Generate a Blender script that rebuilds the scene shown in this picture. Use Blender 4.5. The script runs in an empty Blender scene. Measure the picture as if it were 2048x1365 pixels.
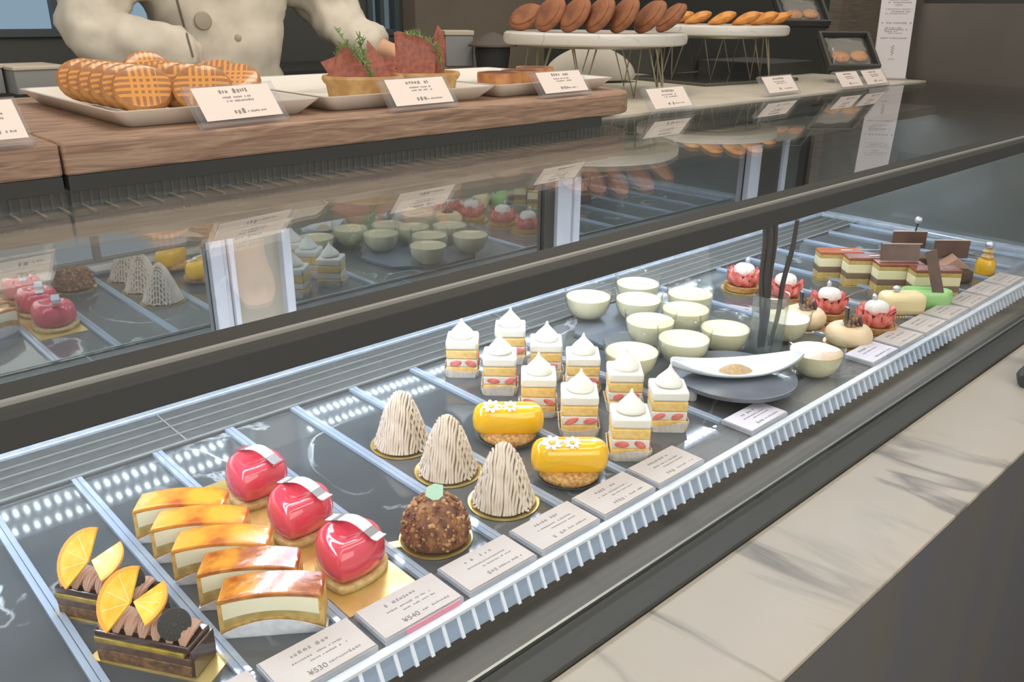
import bpy, bmesh, math, random
from mathutils import Vector, Matrix, Euler
random.seed(7)
SC = bpy.context.scene
COL = SC.collection
PI = math.pi
def R(d): return math.radians(d)

# ------------------------------------------------------------------ camera, world, lamps, exposure
FPX = 1692.59
CR = ((0.73093, 0.24439, -0.63719), (-0.68240, 0.27300, -0.67808), (0.00924, 0.93045, 0.36630))
CAMZ = 0.5
cam_data = bpy.data.cameras.new('camera')
cam_data.sensor_fit = 'HORIZONTAL'; cam_data.sensor_width = 36.0
cam_data.lens = FPX / 2048 * 36.0
cam_data.clip_start = 0.02
cam = bpy.data.objects.new('camera', cam_data); COL.objects.link(cam)
_m = Matrix(CR)
_q = _m.to_quaternion(); _q.normalize()
CRM = _q.to_matrix()
cam.matrix_world = Matrix.Translation((0, 0, CAMZ)) @ CRM.to_4x4()
SC.camera = cam
world = bpy.data.worlds.new('shop_ambient'); SC.world = world
world.use_nodes = True
_bg = world.node_tree.nodes['Background']
_bg.inputs[0].default_value = (0.80, 0.77, 0.72, 1); _bg.inputs[1].default_value = 0.85
SC.view_settings.view_transform = 'Standard'; SC.view_settings.look = 'None'
SC.view_settings.gamma = 1.0; SC.view_settings.exposure = 0.0
SC.view_settings.use_curve_mapping = False
SC.cycles.transparent_max_bounces = 28
SC.cycles.max_bounces = 12; SC.cycles.glossy_bounces = 8; SC.cycles.diffuse_bounces = 4
SC.cycles.caustics_reflective = False; SC.cycles.caustics_refractive = False
SC.cycles.sample_clamp_indirect = 6.0
SC.cycles.use_denoising = True
def area(name, loc, target, sx, sy, power, col):
    l = bpy.data.lights.new(name, 'AREA'); l.shape = 'RECTANGLE'; l.size = sx; l.size_y = sy
    l.energy = power; l.color = col
    o = bpy.data.objects.new(name, l); COL.objects.link(o)
    o.location = loc
    o.rotation_euler = (Vector(target) - Vector(loc)).to_track_quat('-Z', 'Y').to_euler()
    return o
area('ceiling_lamp_counter', (1.2, 1.35, 2.05), (1.1, 1.7, 0.3), 2.0, 0.35, 20, (1.0, 0.86, 0.70))
area('shop_window_light', (-0.2, -2.3, 1.25), (1.0, 0.8, 0.0), 3.2, 1.7, 50, (1.0, 0.96, 0.90))  # soft fill added from the shop side, not an actual window

# ------------------------------------------------------------------ pixel -> place helpers (2048 x 1365 frame)
def ray(px, py): return CRM @ Vector((px - 1024, -(py - 682.5), -FPX)).normalized()
CP = Vector((0, 0, CAMZ)); FW = CRM @ Vector((0, 0, -1))
def onz(px, py, z): r = ray(px, py); return CP + r * ((z - CAMZ) / r.z)
def atd(px, py, d): r = ray(px, py); return CP + r * (d / r.dot(FW))

# ------------------------------------------------------------------ materials
def lin(c):
    if isinstance(c, str):
        c = c.lstrip('#'); c = [int(c[i:i+2], 16) / 255 for i in (0, 2, 4)]
    return tuple((x / 12.92 if x <= 0.04045 else ((x + 0.055) / 1.055) ** 2.4) for x in c) + (1.0,)
def M(name, col, rough=0.5, metal=0.0, col2=None, scale=40.0, lo=0.4, hi=0.6, bump=0.0, bscale=None, coat=0.0,
      emit=0.0, sss=0.0, stretch=None, tex='noise', spec=0.5, detail=4.0):
    m = bpy.data.materials.new(name); m.use_nodes = True
    nt = m.node_tree; b = nt.nodes['Principled BSDF']
    b.inputs['Base Color'].default_value = lin(col); b.inputs['Roughness'].default_value = rough
    b.inputs['Metallic'].default_value = metal; b.inputs['Specular IOR Level'].default_value = spec
    if coat: b.inputs['Coat Weight'].default_value = coat; b.inputs['Coat Roughness'].default_value = 0.08
    if emit: b.inputs['Emission Color'].default_value = lin(col); b.inputs['Emission Strength'].default_value = emit
    if sss:
        b.inputs['Subsurface Weight'].default_value = sss; b.inputs['Subsurface Radius'].default_value = (0.01, 0.007, 0.004)
        b.inputs['Subsurface Scale'].default_value = 0.5
    if col2 is not None or bump:
        tc = nt.nodes.new('ShaderNodeTexCoord'); mp = nt.nodes.new('ShaderNodeMapping')
        nt.links.new(tc.outputs['Object'], mp.inputs[0])
        if stretch: mp.inputs['Scale'].default_value = stretch
    if col2 is not None:
        if tex == 'voronoi':
            n = nt.nodes.new('ShaderNodeTexVoronoi'); n.inputs['Scale'].default_value = scale; out = n.outputs['Distance']
        else:
            n = nt.nodes.new('ShaderNodeTexNoise'); n.inputs['Scale'].default_value = scale
            n.inputs['Detail'].default_value = detail; out = n.outputs['Fac']
        nt.links.new(mp.outputs[0], n.inputs['Vector'])
        r = nt.nodes.new('ShaderNodeValToRGB')
        r.color_ramp.elements[0].position = lo; r.color_ramp.elements[0].color = lin(col)
        r.color_ramp.elements[1].position = hi; r.color_ramp.elements[1].color = lin(col2)
        nt.links.new(out, r.inputs[0]); nt.links.new(r.outputs[0], b.inputs['Base Color'])
    if bump:
        n2 = nt.nodes.new('ShaderNodeTexNoise'); n2.inputs['Scale'].default_value = bscale or scale
        n2.inputs['Detail'].default_value = 5
        nt.links.new(mp.outputs[0], n2.inputs['Vector'])
        bp = nt.nodes.new('ShaderNodeBump'); bp.inputs['Strength'].default_value = bump; bp.inputs['Distance'].default_value = 0.003
        nt.links.new(n2.outputs['Fac'], bp.inputs['Height']); nt.links.new(bp.outputs[0], b.inputs['Normal'])
    return m
def thin_glass(name, tint=(0.97, 0.985, 0.98), ior=1.5, rough=0.0, haze=0.0, hazecol='#dfe8f2', mirror=0.0):
    m = bpy.data.materials.new(name); m.use_nodes = True
    nt = m.node_tree; nt.nodes.clear()
    out = nt.nodes.new('ShaderNodeOutputMaterial')
    tr = nt.nodes.new('ShaderNodeBsdfTransparent'); tr.inputs[0].default_value = (*tint, 1)
    gl = nt.nodes.new('ShaderNodeBsdfGlossy'); gl.inputs['Roughness'].default_value = rough
    lw = nt.nodes.new('ShaderNodeLayerWeight'); lw.inputs['Blend'].default_value = 0.5
    pw = nt.nodes.new('ShaderNodeMath'); pw.operation = 'POWER'; pw.inputs[1].default_value = 5.0
    nt.links.new(lw.outputs['Facing'], pw.inputs[0])
    r0 = ((ior - 1) / (ior + 1)) ** 2
    fr = nt.nodes.new('ShaderNodeMath'); fr.operation = 'MULTIPLY_ADD'; fr.inputs[1].default_value = 1 - r0; fr.inputs[2].default_value = r0
    nt.links.new(pw.outputs[0], fr.inputs[0])
    mx = nt.nodes.new('ShaderNodeMixShader')
    base = tr.outputs[0]
    if haze:
        df = nt.nodes.new('ShaderNodeBsdfDiffuse'); df.inputs[0].default_value = lin(hazecol)
        m2 = nt.nodes.new('ShaderNodeMixShader'); m2.inputs[0].default_value = haze
        nt.links.new(tr.outputs[0], m2.inputs[1]); nt.links.new(df.outputs[0], m2.inputs[2]); base = m2.outputs[0]
    nt.links.new(fr.outputs[0], mx.inputs[0]); nt.links.new(base, mx.inputs[1]); nt.links.new(gl.outputs[0], mx.inputs[2])
    nt.links.new(mx.outputs[0], out.inputs[0])
    return m
def emission(name, col, strength):
    m = bpy.data.materials.new(name); m.use_nodes = True
    nt = m.node_tree; nt.nodes.clear()
    out = nt.nodes.new('ShaderNodeOutputMaterial'); e = nt.nodes.new('ShaderNodeEmission')
    e.inputs[0].default_value = lin(col); e.inputs[1].default_value = strength
    nt.links.new(e.outputs[0], out.inputs[0]); return m
def veined(name, base, vein, scale, width, rough, distort=1.2, base2=None, rot=0.6, coat=0.0, stretch=(1, 1, 1), sparse=0.5):
    m = bpy.data.materials.new(name); m.use_nodes = True
    nt = m.node_tree; b = nt.nodes['Principled BSDF']; b.inputs['Roughness'].default_value = rough
    if coat: b.inputs['Coat Weight'].default_value = coat; b.inputs['Coat Roughness'].default_value = 0.03
    tc = nt.nodes.new('ShaderNodeTexCoord'); mp = nt.nodes.new('ShaderNodeMapping')
    mp.inputs['Rotation'].default_value = (0, 0, rot); mp.inputs['Scale'].default_value = stretch
    nt.links.new(tc.outputs['Object'], mp.inputs[0])
    n = nt.nodes.new('ShaderNodeTexNoise'); n.inputs['Scale'].default_value = scale; n.inputs['Detail'].default_value = 6
    n.inputs['Distortion'].default_value = distort
    nt.links.new(mp.outputs[0], n.inputs['Vector'])
    sub = nt.nodes.new('ShaderNodeMath'); sub.operation = 'SUBTRACT'; sub.inputs[1].default_value = 0.5
    nt.links.new(n.outputs['Fac'], sub.inputs[0])
    ab = nt.nodes.new('ShaderNodeMath'); ab.operation = 'ABSOLUTE'; nt.links.new(sub.outputs[0], ab.inputs[0])
    r = nt.nodes.new('ShaderNodeValToRGB'); r.color_ramp.elements[0].position = 0.0; r.color_ramp.elements[0].color = (1, 1, 1, 1)
    r.color_ramp.elements[1].position = width; r.color_ramp.elements[1].color = (0, 0, 0, 1)
    nt.links.new(ab.outputs[0], r.inputs[0])
    n2 = nt.nodes.new('ShaderNodeTexNoise'); n2.inputs['Scale'].default_value = scale * 0.8; n2.inputs['Detail'].default_value = 2
    nt.links.new(tc.outputs['Object'], n2.inputs['Vector'])
    r2 = nt.nodes.new('ShaderNodeValToRGB'); r2.color_ramp.elements[0].position = sparse; r2.color_ramp.elements[1].position = sparse + 0.15
    nt.links.new(n2.outputs['Fac'], r2.inputs[0])
    mul = nt.nodes.new('ShaderNodeMath'); mul.operation = 'MULTIPLY'
    nt.links.new(r.outputs[0], mul.inputs[0]); nt.links.new(r2.outputs[0], mul.inputs[1])
    n3 = nt.nodes.new('ShaderNodeTexNoise'); n3.inputs['Scale'].default_value = scale * 1.5; n3.inputs['Detail'].default_value = 3
    nt.links.new(mp.outputs[0], n3.inputs['Vector'])
    mxa = nt.nodes.new('ShaderNodeMix'); mxa.data_type = 'RGBA'
    nt.links.new(n3.outputs['Fac'], mxa.inputs[0]); mxa.inputs[6].default_value = lin(base); mxa.inputs[7].default_value = lin(base2 or base)
    mx = nt.nodes.new('ShaderNodeMix'); mx.data_type = 'RGBA'
    nt.links.new(mul.outputs[0], mx.inputs[0]); nt.links.new(mxa.outputs[2], mx.inputs[6]); mx.inputs[7].default_value = lin(vein)
    nt.links.new(mx.outputs[2], b.inputs['Base Color'])
    return m
def wood(name, c1, c2, c3):
    m = bpy.data.materials.new(name); m.use_nodes = True
    nt = m.node_tree; b = nt.nodes['Principled BSDF']; b.inputs['Roughness'].default_value = 0.55
    tc = nt.nodes.new('ShaderNodeTexCoord'); mp = nt.nodes.new('ShaderNodeMapping'); mp.inputs['Scale'].default_value = (1.6, 14, 22)
    nt.links.new(tc.outputs['Object'], mp.inputs[0])
    n = nt.nodes.new('ShaderNodeTexNoise'); n.inputs['Scale'].default_value = 6; n.inputs['Detail'].default_value = 8; n.inputs['Distortion'].default_value = 1.6
    nt.links.new(mp.outputs[0], n.inputs['Vector'])
    r = nt.nodes.new('ShaderNodeValToRGB'); r.color_ramp.elements[0].position = 0.3; r.color_ramp.elements[0].color = lin(c1)
    r.color_ramp.elements[1].position = 0.72; r.color_ramp.elements[1].color = lin(c3)
    e = r.color_ramp.elements.new(0.5); e.color = lin(c2)
    nt.links.new(n.outputs['Fac'], r.inputs[0]); nt.links.new(r.outputs[0], b.inputs['Base Color'])
    bp = nt.nodes.new('ShaderNodeBump'); bp.inputs['Strength'].default_value = 0.25; bp.inputs['Distance'].default_value = 0.002
    nt.links.new(n.outputs['Fac'], bp.inputs['Height']); nt.links.new(bp.outputs[0], b.inputs['Normal'])
    return m
def lattice(name, dark, light, period, width, rough=0.25):
    m = bpy.data.materials.new(name); m.use_nodes = True
    nt = m.node_tree; b = nt.nodes['Principled BSDF']; b.inputs['Roughness'].default_value = rough; b.inputs['Coat Weight'].default_value = 0.4
    tc = nt.nodes.new('ShaderNodeTexCoord'); sp = nt.nodes.new('ShaderNodeSeparateXYZ')
    nz = nt.nodes.new('ShaderNodeTexNoise'); nz.inputs['Scale'].default_value = 40
    nt.links.new(tc.outputs['Object'], nz.inputs['Vector']); nt.links.new(tc.outputs['Object'], sp.inputs[0])
    def mt(op, a, bb):
        k = nt.nodes.new('ShaderNodeMath'); k.operation = op
        for i, v in enumerate((a, bb)):
            if v is None: continue
            if isinstance(v, (int, float)): k.inputs[i].default_value = v
            else: nt.links.new(v, k.inputs[i])
        return k.outputs[0]
    def stripe(o, lim):
        s = mt('MULTIPLY', o, 1 / period); s = mt('ADD', s, mt('MULTIPLY', nz.outputs['Fac'], 0.35))
        f = mt('FRACT', s, None); a = mt('ABSOLUTE', mt('SUBTRACT', f, 0.5), None)
        on = mt('LESS_THAN', a, width)
        return on
    sx = mt('MULTIPLY', stripe(sp.outputs['X'], 0), mt('LESS_THAN', mt('ABSOLUTE', sp.outputs['X'], None), 0.019))
    sy = mt('MULTIPLY', stripe(sp.outputs['Y'], 0), mt('LESS_THAN', mt('ABSOLUTE', sp.outputs['Y'], None), 0.017))
    k = mt('MAXIMUM', sx, sy)
    n2 = nt.nodes.new('ShaderNodeTexNoise'); n2.inputs['Scale'].default_value = 90
    nt.links.new(tc.outputs['Object'], n2.inputs['Vector'])
    d2 = nt.nodes.new('ShaderNodeMix'); d2.data_type = 'RGBA'; nt.links.new(n2.outputs['Fac'], d2.inputs[0])
    d2.inputs[6].default_value = lin(dark); d2.inputs[7].default_value = lin('#b98455')
    mx = nt.nodes.new('ShaderNodeMix'); mx.data_type = 'RGBA'
    nt.links.new(k, mx.inputs[0]); nt.links.new(d2.outputs[2], mx.inputs[6]); mx.inputs[7].default_value = lin(light)
    nt.links.new(mx.outputs[2], b.inputs['Base Color'])
    bp = nt.nodes.new('ShaderNodeBump'); bp.inputs['Strength'].default_value = 0.5; bp.inputs['Distance'].default_value = 0.001
    nt.links.new(k, bp.inputs['Height']); nt.links.new(bp.outputs[0], b.inputs['Normal'])
    return m
def mirror_door(name):
    m = bpy.data.materials.new(name); m.use_nodes = True
    nt = m.node_tree; nt.nodes.clear(); out = nt.nodes.new('ShaderNodeOutputMaterial')
    g = nt.nodes.new('ShaderNodeBsdfGlossy'); g.inputs[0].default_value = (0.80, 0.83, 0.82, 1); g.inputs['Roughness'].default_value = 0.02
    d = nt.nodes.new('ShaderNodeBsdfDiffuse'); d.inputs[0].default_value = lin('#5a5a56')
    mx = nt.nodes.new('ShaderNodeMixShader'); mx.inputs[0].default_value = 0.62
    nt.links.new(d.outputs[0], mx.inputs[1]); nt.links.new(g.outputs[0], mx.inputs[2]); nt.links.new(mx.outputs[0], out.inputs[0])
    return m

m_glass = thin_glass('clear_case_glass')
m_topglass = thin_glass('clear_top_glass', ior=1.55)
m_cup = thin_glass('pudding_cup_glass', tint=(0.985, 0.99, 0.98), ior=1.42, haze=0.025, hazecol='#e6ece4')
m_acryl = thin_glass('frosted_acrylic', tint=(0.92, 0.95, 0.98), ior=1.45, haze=0.42, hazecol='#d3dfee', rough=0.05)
m_clear = thin_glass('clear_acrylic', tint=(0.96, 0.965, 0.97), ior=1.49, haze=0.10, hazecol='#dddfe4')
m_holder = thin_glass('milky_acrylic_holder', tint=(0.95, 0.955, 0.97), ior=1.49, haze=0.45, hazecol='#e6e8f0')
m_film = thin_glass('clear_plastic_film', tint=(0.96, 0.96, 0.96), ior=1.3, haze=0.06)
m_black = M('black_metal', '#434341', 0.5, spec=0.2)
m_blackgl = M('black_glossy', '#62645f', 0.12, coat=0.4)
m_gasket = M('black_rubber', '#454542', 0.5)
m_alu = M('brushed_aluminium', '#c4c4bf', 0.32, 0.9)
m_trimline = M('pale_rail_trim', '#aaa9a2', 0.4, 0.3)
m_steel = M('stainless_steel', '#635f58', 0.45, 0.75, bump=0.03, bscale=60, stretch=(2, 40, 40))
m_white = M('white_painted_frame', '#d4d3d6', 0.45)
m_sill = M('pale_steel_sill', '#bcc7d3', 0.22, 0.35, col2='#c9d3de', scale=60)
m_grille = M('grey_air_grille', '#565754', 0.55, 0.1, col2='#5f605c', scale=90)
m_grline = M('grille_slot_edge', '#8b8c87', 0.5)
m_floor_marble = veined('black_marble_tray', '#4e5050', '#c2c6c6', 4.5, 0.012, 0.07, base2='#606262', rot=0.9, distort=0.9, coat=0.25, sparse=0.5)
m_stone = veined('pale_marble_ledge', '#bdb3a4', '#807a72', 4.2, 0.036, 0.32, base2='#b1a696', rot=-0.42, stretch=(1.7, 0.42, 1), distort=0.45, sparse=0.45)
m_standm = veined('white_marble_stand', '#d9d5cd', '#9a9690', 9.0, 0.02, 0.3, base2='#cfcac2', rot=0.4, sparse=0.48)
m_counter = M('beige_stone_counter', '#c9c1af', 0.4, col2='#d2cabb', scale=12)
m_facade = M('dark_counter_front', '#5e5f66', 0.4, col2='#66625a', scale=2.2, lo=0.35, hi=0.7, stretch=(3, 1, 0.15))
m_wood = wood('walnut_plank', '#806350', '#a0806a', '#bb9b81')
m_rib = M('white_lit_rib', '#eef4ff', 0.4)
m_ribback = M('pale_blue_rim', '#97a6bd', 0.35)
m_mirror = mirror_door('mirrored_door_glass')
m_handle = M('champagne_handle_panel', '#b9ae9c', 0.5, 0.15)
m_header = M('grey_header_panel', '#98948c', 0.5)
m_hfin = M('header_fin', '#a8a49c', 0.5)
m_led = emission('led_bulb_light', '#e0ebff', 92)
m_ledstrip = emission('led_diffuser_light', '#eef2ff', 27)
m_ledhouse = M('led_housing_teal_grey', '#6c7f84', 0.4, 0.3)
m_gold = M('gold_foil_board', '#dcb866', 0.28, 0.55, col2='#e8cd86', scale=25)
m_card = M('beige_price_card', '#c3b7ae', 0.6)
m_cardw = M('cream_price_card', '#efe0d6', 0.6)
m_cardp = M('lilac_white_card', '#dcd5de', 0.5)
m_ink = M('dark_ink', '#958c87', 0.7)
m_inkd = M('black_ink', '#77706c', 0.7)
m_pinkrefl = M('pink_card_edge', '#e98fa0', 0.4)  # colour stands in for the heart cakes mirrored in the card edge
m_plate = M('white_porcelain', '#e2ddd3', 0.22, coat=0.3)
m_dish = M('white_glazed_dish', '#e6e9ee', 0.15, coat=0.5)
m_slate = M('grey_slate', '#5d6168', 0.32, col2='#666b73', scale=18, coat=0.2)
m_cream = M('whipped_cream', '#ebe6da', 0.55, sss=0.1)
m_spongey = M('yellow_sponge', '#e8bd6a', 0.85, col2='#f0cd86', scale=160, bump=0.4, bscale=220)
m_straw = M('strawberry_flesh', '#d85a52', 0.35, col2='#ec8f80', scale=70, coat=0.3)
m_paper = M('white_paper_cup', '#f0e8df', 0.7, col2='#e3d6c8', scale=180)
m_pink = M('pink_mirror_glaze', '#dc4a58', 0.1, coat=0.9)
m_biscuit = M('pale_biscuit', '#e0c187', 0.75, col2='#cda868', scale=120, bump=0.3)
m_band = M('white_band', '#e3e7ef', 0.4, col2='#c2cad8', scale=45, lo=0.55, hi=0.68)
m_bandred = M('red_band_tip', '#a33a40', 0.45)
m_bandgrey = M('grey_band_print', '#8d8684', 0.5)
m_nut = M('chocolate_nut_crust', '#6b4331', 0.65, col2='#9c6a45', scale=90, bump=0.6, bscale=160)
m_crumb = M('roasted_nut_crumb', '#c4976a', 0.6, col2='#96683f', scale=60)
m_mint = M('pale_green_chip', '#b8dcc0', 0.5)
m_chestcore = M('dark_chestnut_core', '#b39b82', 0.8)
m_chestnut = M('chestnut_cream', '#d6c3ac', 0.7, col2='#e4d4c0', scale=60)
m_ylw = M('yellow_mirror_glaze', '#f3bb10', 0.1, coat=0.9)
m_crumble = M('golden_crumble', '#d6a866', 0.8, col2='#a9773f', scale=220, bump=0.8, bscale=260)
m_flower = M('white_petal', '#fbf8ee', 0.6)
m_pistil = M('yellow_flower_heart', '#eec04f', 0.6)
m_caramel = M('burnt_caramel_top', '#a2501d', 0.14, col2='#e59a35', scale=38, lo=0.38, hi=0.6, coat=0.9, bump=0.25, bscale=60)
m_caramelb = M('bright_caramel_top', '#b9602a', 0.16, col2='#f3a63a', scale=30, lo=0.28, hi=0.5, coat=0.9, bump=0.25, bscale=60)
m_custard = M('pale_custard', '#f5efcf', 0.6, sss=0.05)
m_crust = M('golden_crust', '#e3bd76', 0.75, col2='#c8994f', scale=130)
m_apple = M('stewed_apple', '#b79a58', 0.45, col2='#cdb97a', scale=55)
m_papersl = M('white_slice_paper', '#eef0f4', 0.6, col2='#e0e2e8', scale=150)
m_choc = M('dark_chocolate_cake', '#5a4337', 0.35, col2='#6d5243', scale=120, coat=0.2)
m_chocb = M('crunchy_chocolate_base', '#5e4636', 0.6, col2='#8a6644', scale=160, bump=0.4)
m_chocg = M('glossy_chocolate', '#4a3328', 0.12, coat=0.8)
m_jelly = M('yellow_citrus_jelly', '#b59a3a', 0.25, col2='#8f7a34', scale=60)
m_mocha = M('mocha_cream', '#b28a72', 0.55)
m_cookie = M('grey_black_cookie', '#5f5a50', 0.75, col2='#6b665b', scale=200)
m_cookied = M('black_cookie_relief', '#383530', 0.7)
m_orange = M('orange_flesh', '#efb62a', 0.25, col2='#f6cc52', scale=90, coat=0.5)
m_rind = M('orange_rind', '#f0a53a', 0.4)
m_pith = M('pale_pith', '#f4dd9a', 0.5)
m_pud = M('milk_pudding', '#fbf0c8', 0.35, sss=0.05)
m_pudtop = M('milk_pudding_skin', '#fbe8bb', 0.25, coat=0.3)
m_caraml = M('caramel_sauce_top', '#d9b070', 0.2, coat=0.5)
m_powder = M('brown_powder', '#b9986f', 0.9, col2='#c9aa80', scale=300, bump=0.4)
m_vanilla = M('dried_vanilla_pod', '#3d3632', 0.5)
m_water = thin_glass('tumbler_glass', tint=(0.96, 0.975, 0.97), ior=1.7, haze=0.05)
m_tart = M('baked_tart_shell', '#c79a5c', 0.75, col2='#b07f48', scale=90, bump=0.4)
m_mallow = M('white_coconut_dome', '#f5f1e6', 0.7, col2='#e9e4d6', scale=250, bump=0.7, bscale=300)
m_silver = M('silver_leaf', '#d8dbe2', 0.25, 0.7, bump=0.5, bscale=200)
m_beige = M('beige_mousse', '#e7c79b', 0.5, col2='#ecd2ab', scale=30)
m_brittle = M('nut_brittle', '#a5836a', 0.5, col2='#7d5e4a', scale=160, bump=0.6)
m_chocdisc = M('black_chocolate_disc', '#37312e', 0.3)
m_butter = M('cream_yellow_glaze', '#f1dca6', 0.4)
m_green = M('pistachio_glaze', '#a5d98a', 0.25, coat=0.4)
m_redtop = M('red_brown_glaze', '#8e4c37', 0.25, coat=0.4)
m_orangetop = M('orange_red_glaze', '#b5603a', 0.25, coat=0.4)
m_layer1 = M('layer_cake_cream', '#eadfb2', 0.6)
m_layer2 = M('layer_cake_brown', '#7b6350', 0.7)
m_layer3 = M('layer_cake_sponge', '#c9ad6c', 0.8, col2='#b89a58', scale=140)
m_choclate = M('brown_chocolate_sheet', '#5c4238', 0.3, col2='#6b4d40', scale=30)
m_lightedge = M('pale_sheet_edge', '#d8c0aa', 0.5)
m_galside = M('baked_galette_side', '#c08a50', 0.7, col2='#a8713c', scale=80, bump=0.3)
m_gallat = lattice('lattice_glazed_galette', '#8f5836', '#df9a4c', 0.0085, 0.24)
m_qcrust = M('quiche_crust', '#c9a46f', 0.75, col2='#b58c58', scale=45, bump=0.4)
m_qfill = M('quiche_filling', '#b3633c', 0.5, col2='#d29158', scale=60)
m_bacon = M('crisp_bacon_sheet', '#8f5243', 0.5, col2='#a9624c', scale=120, bump=0.5)
m_rosem = M('rosemary_green', '#5f7d4a', 0.6, col2='#86a063', scale=60)
m_flan = M('baked_flan_side', '#a86a42', 0.5, col2='#c58a52', scale=35)
m_flantop = M('flan_top', '#6d4230', 0.25, col2='#8a5238', scale=40, coat=0.4)
m_madel = M('baked_brown_cake', '#96603f', 0.75, col2='#6f4530', scale=18, bump=0.4, bscale=120)
m_madel2 = M('golden_madeleine', '#dd9a4c', 0.6, col2='#b8702f', scale=22, bump=0.3)
m_brass = M('brass_wire', '#8f8a72', 0.35, 0.6)
m_darkbrd = M('dark_glass_board', '#4f5048', 0.12, coat=0.5)
m_rack = M('matte_black_rack', '#434341', 0.55)
m_bag = thin_glass('cellophane_bag', tint=(0.95, 0.94, 0.92), ior=1.5, rough=0.12, haze=0.10, hazecol='#e8e4da')
m_cookieb = M('golden_biscuit', '#c98f55', 0.7, col2='#a96a3a', scale=50)
m_sign = M('white_menu_board', '#cfc9ca', 0.5)
m_cloth = M('white_chef_cotton', '#cfc8ba', 0.8, col2='#c2bbad', scale=14, bump=0.3, bscale=18)
m_button = M('grey_beige_button', '#9a9182', 0.5)
m_seam = M('placket_seam', '#6f675b', 0.8)
m_skin = M('skin', '#d2a487', 0.5)
m_hair = M('dark_hair', '#3a322c', 0.6)
m_trous = M('dark_trousers', '#3f3f40', 0.8)
m_boxc = M('kraft_white_box', '#c3b9a6', 0.7)
m_boxg = M('grey_plastic_box', '#8f908f', 0.6)
m_wallb = M('beige_wall', '#857a6b', 0.7, col2='#7d7265', scale=3)
m_darkw = M('dark_wall', '#53534f', 0.6)
m_win = emission('blue_window_light', '#8ea6b8', 0.9)
m_win2 = emission('teal_window_light', '#5d7078', 0.8)
m_winfr = M('window_frame_grey', '#4d565b', 0.5)
m_brick = M('brown_slatted_panel', '#7c6f60', 0.7, col2='#6a5f53', scale=40, stretch=(0.2, 0.2, 4))
m_brownw = M('satin_brown_panel', '#67605a', 0.35, col2='#5b5751', scale=2)
m_floor = M('dark_shop_floor', '#5b554f', 0.4, col2='#4f4b47', scale=3)
m_clothb = M('pale_linen', '#b9b4a8', 0.85)
m_dome = M('dark_bronze_lid', '#5b5048', 0.5)
m_jar = M('black_glass', '#3b3a38', 0.3)

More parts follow.
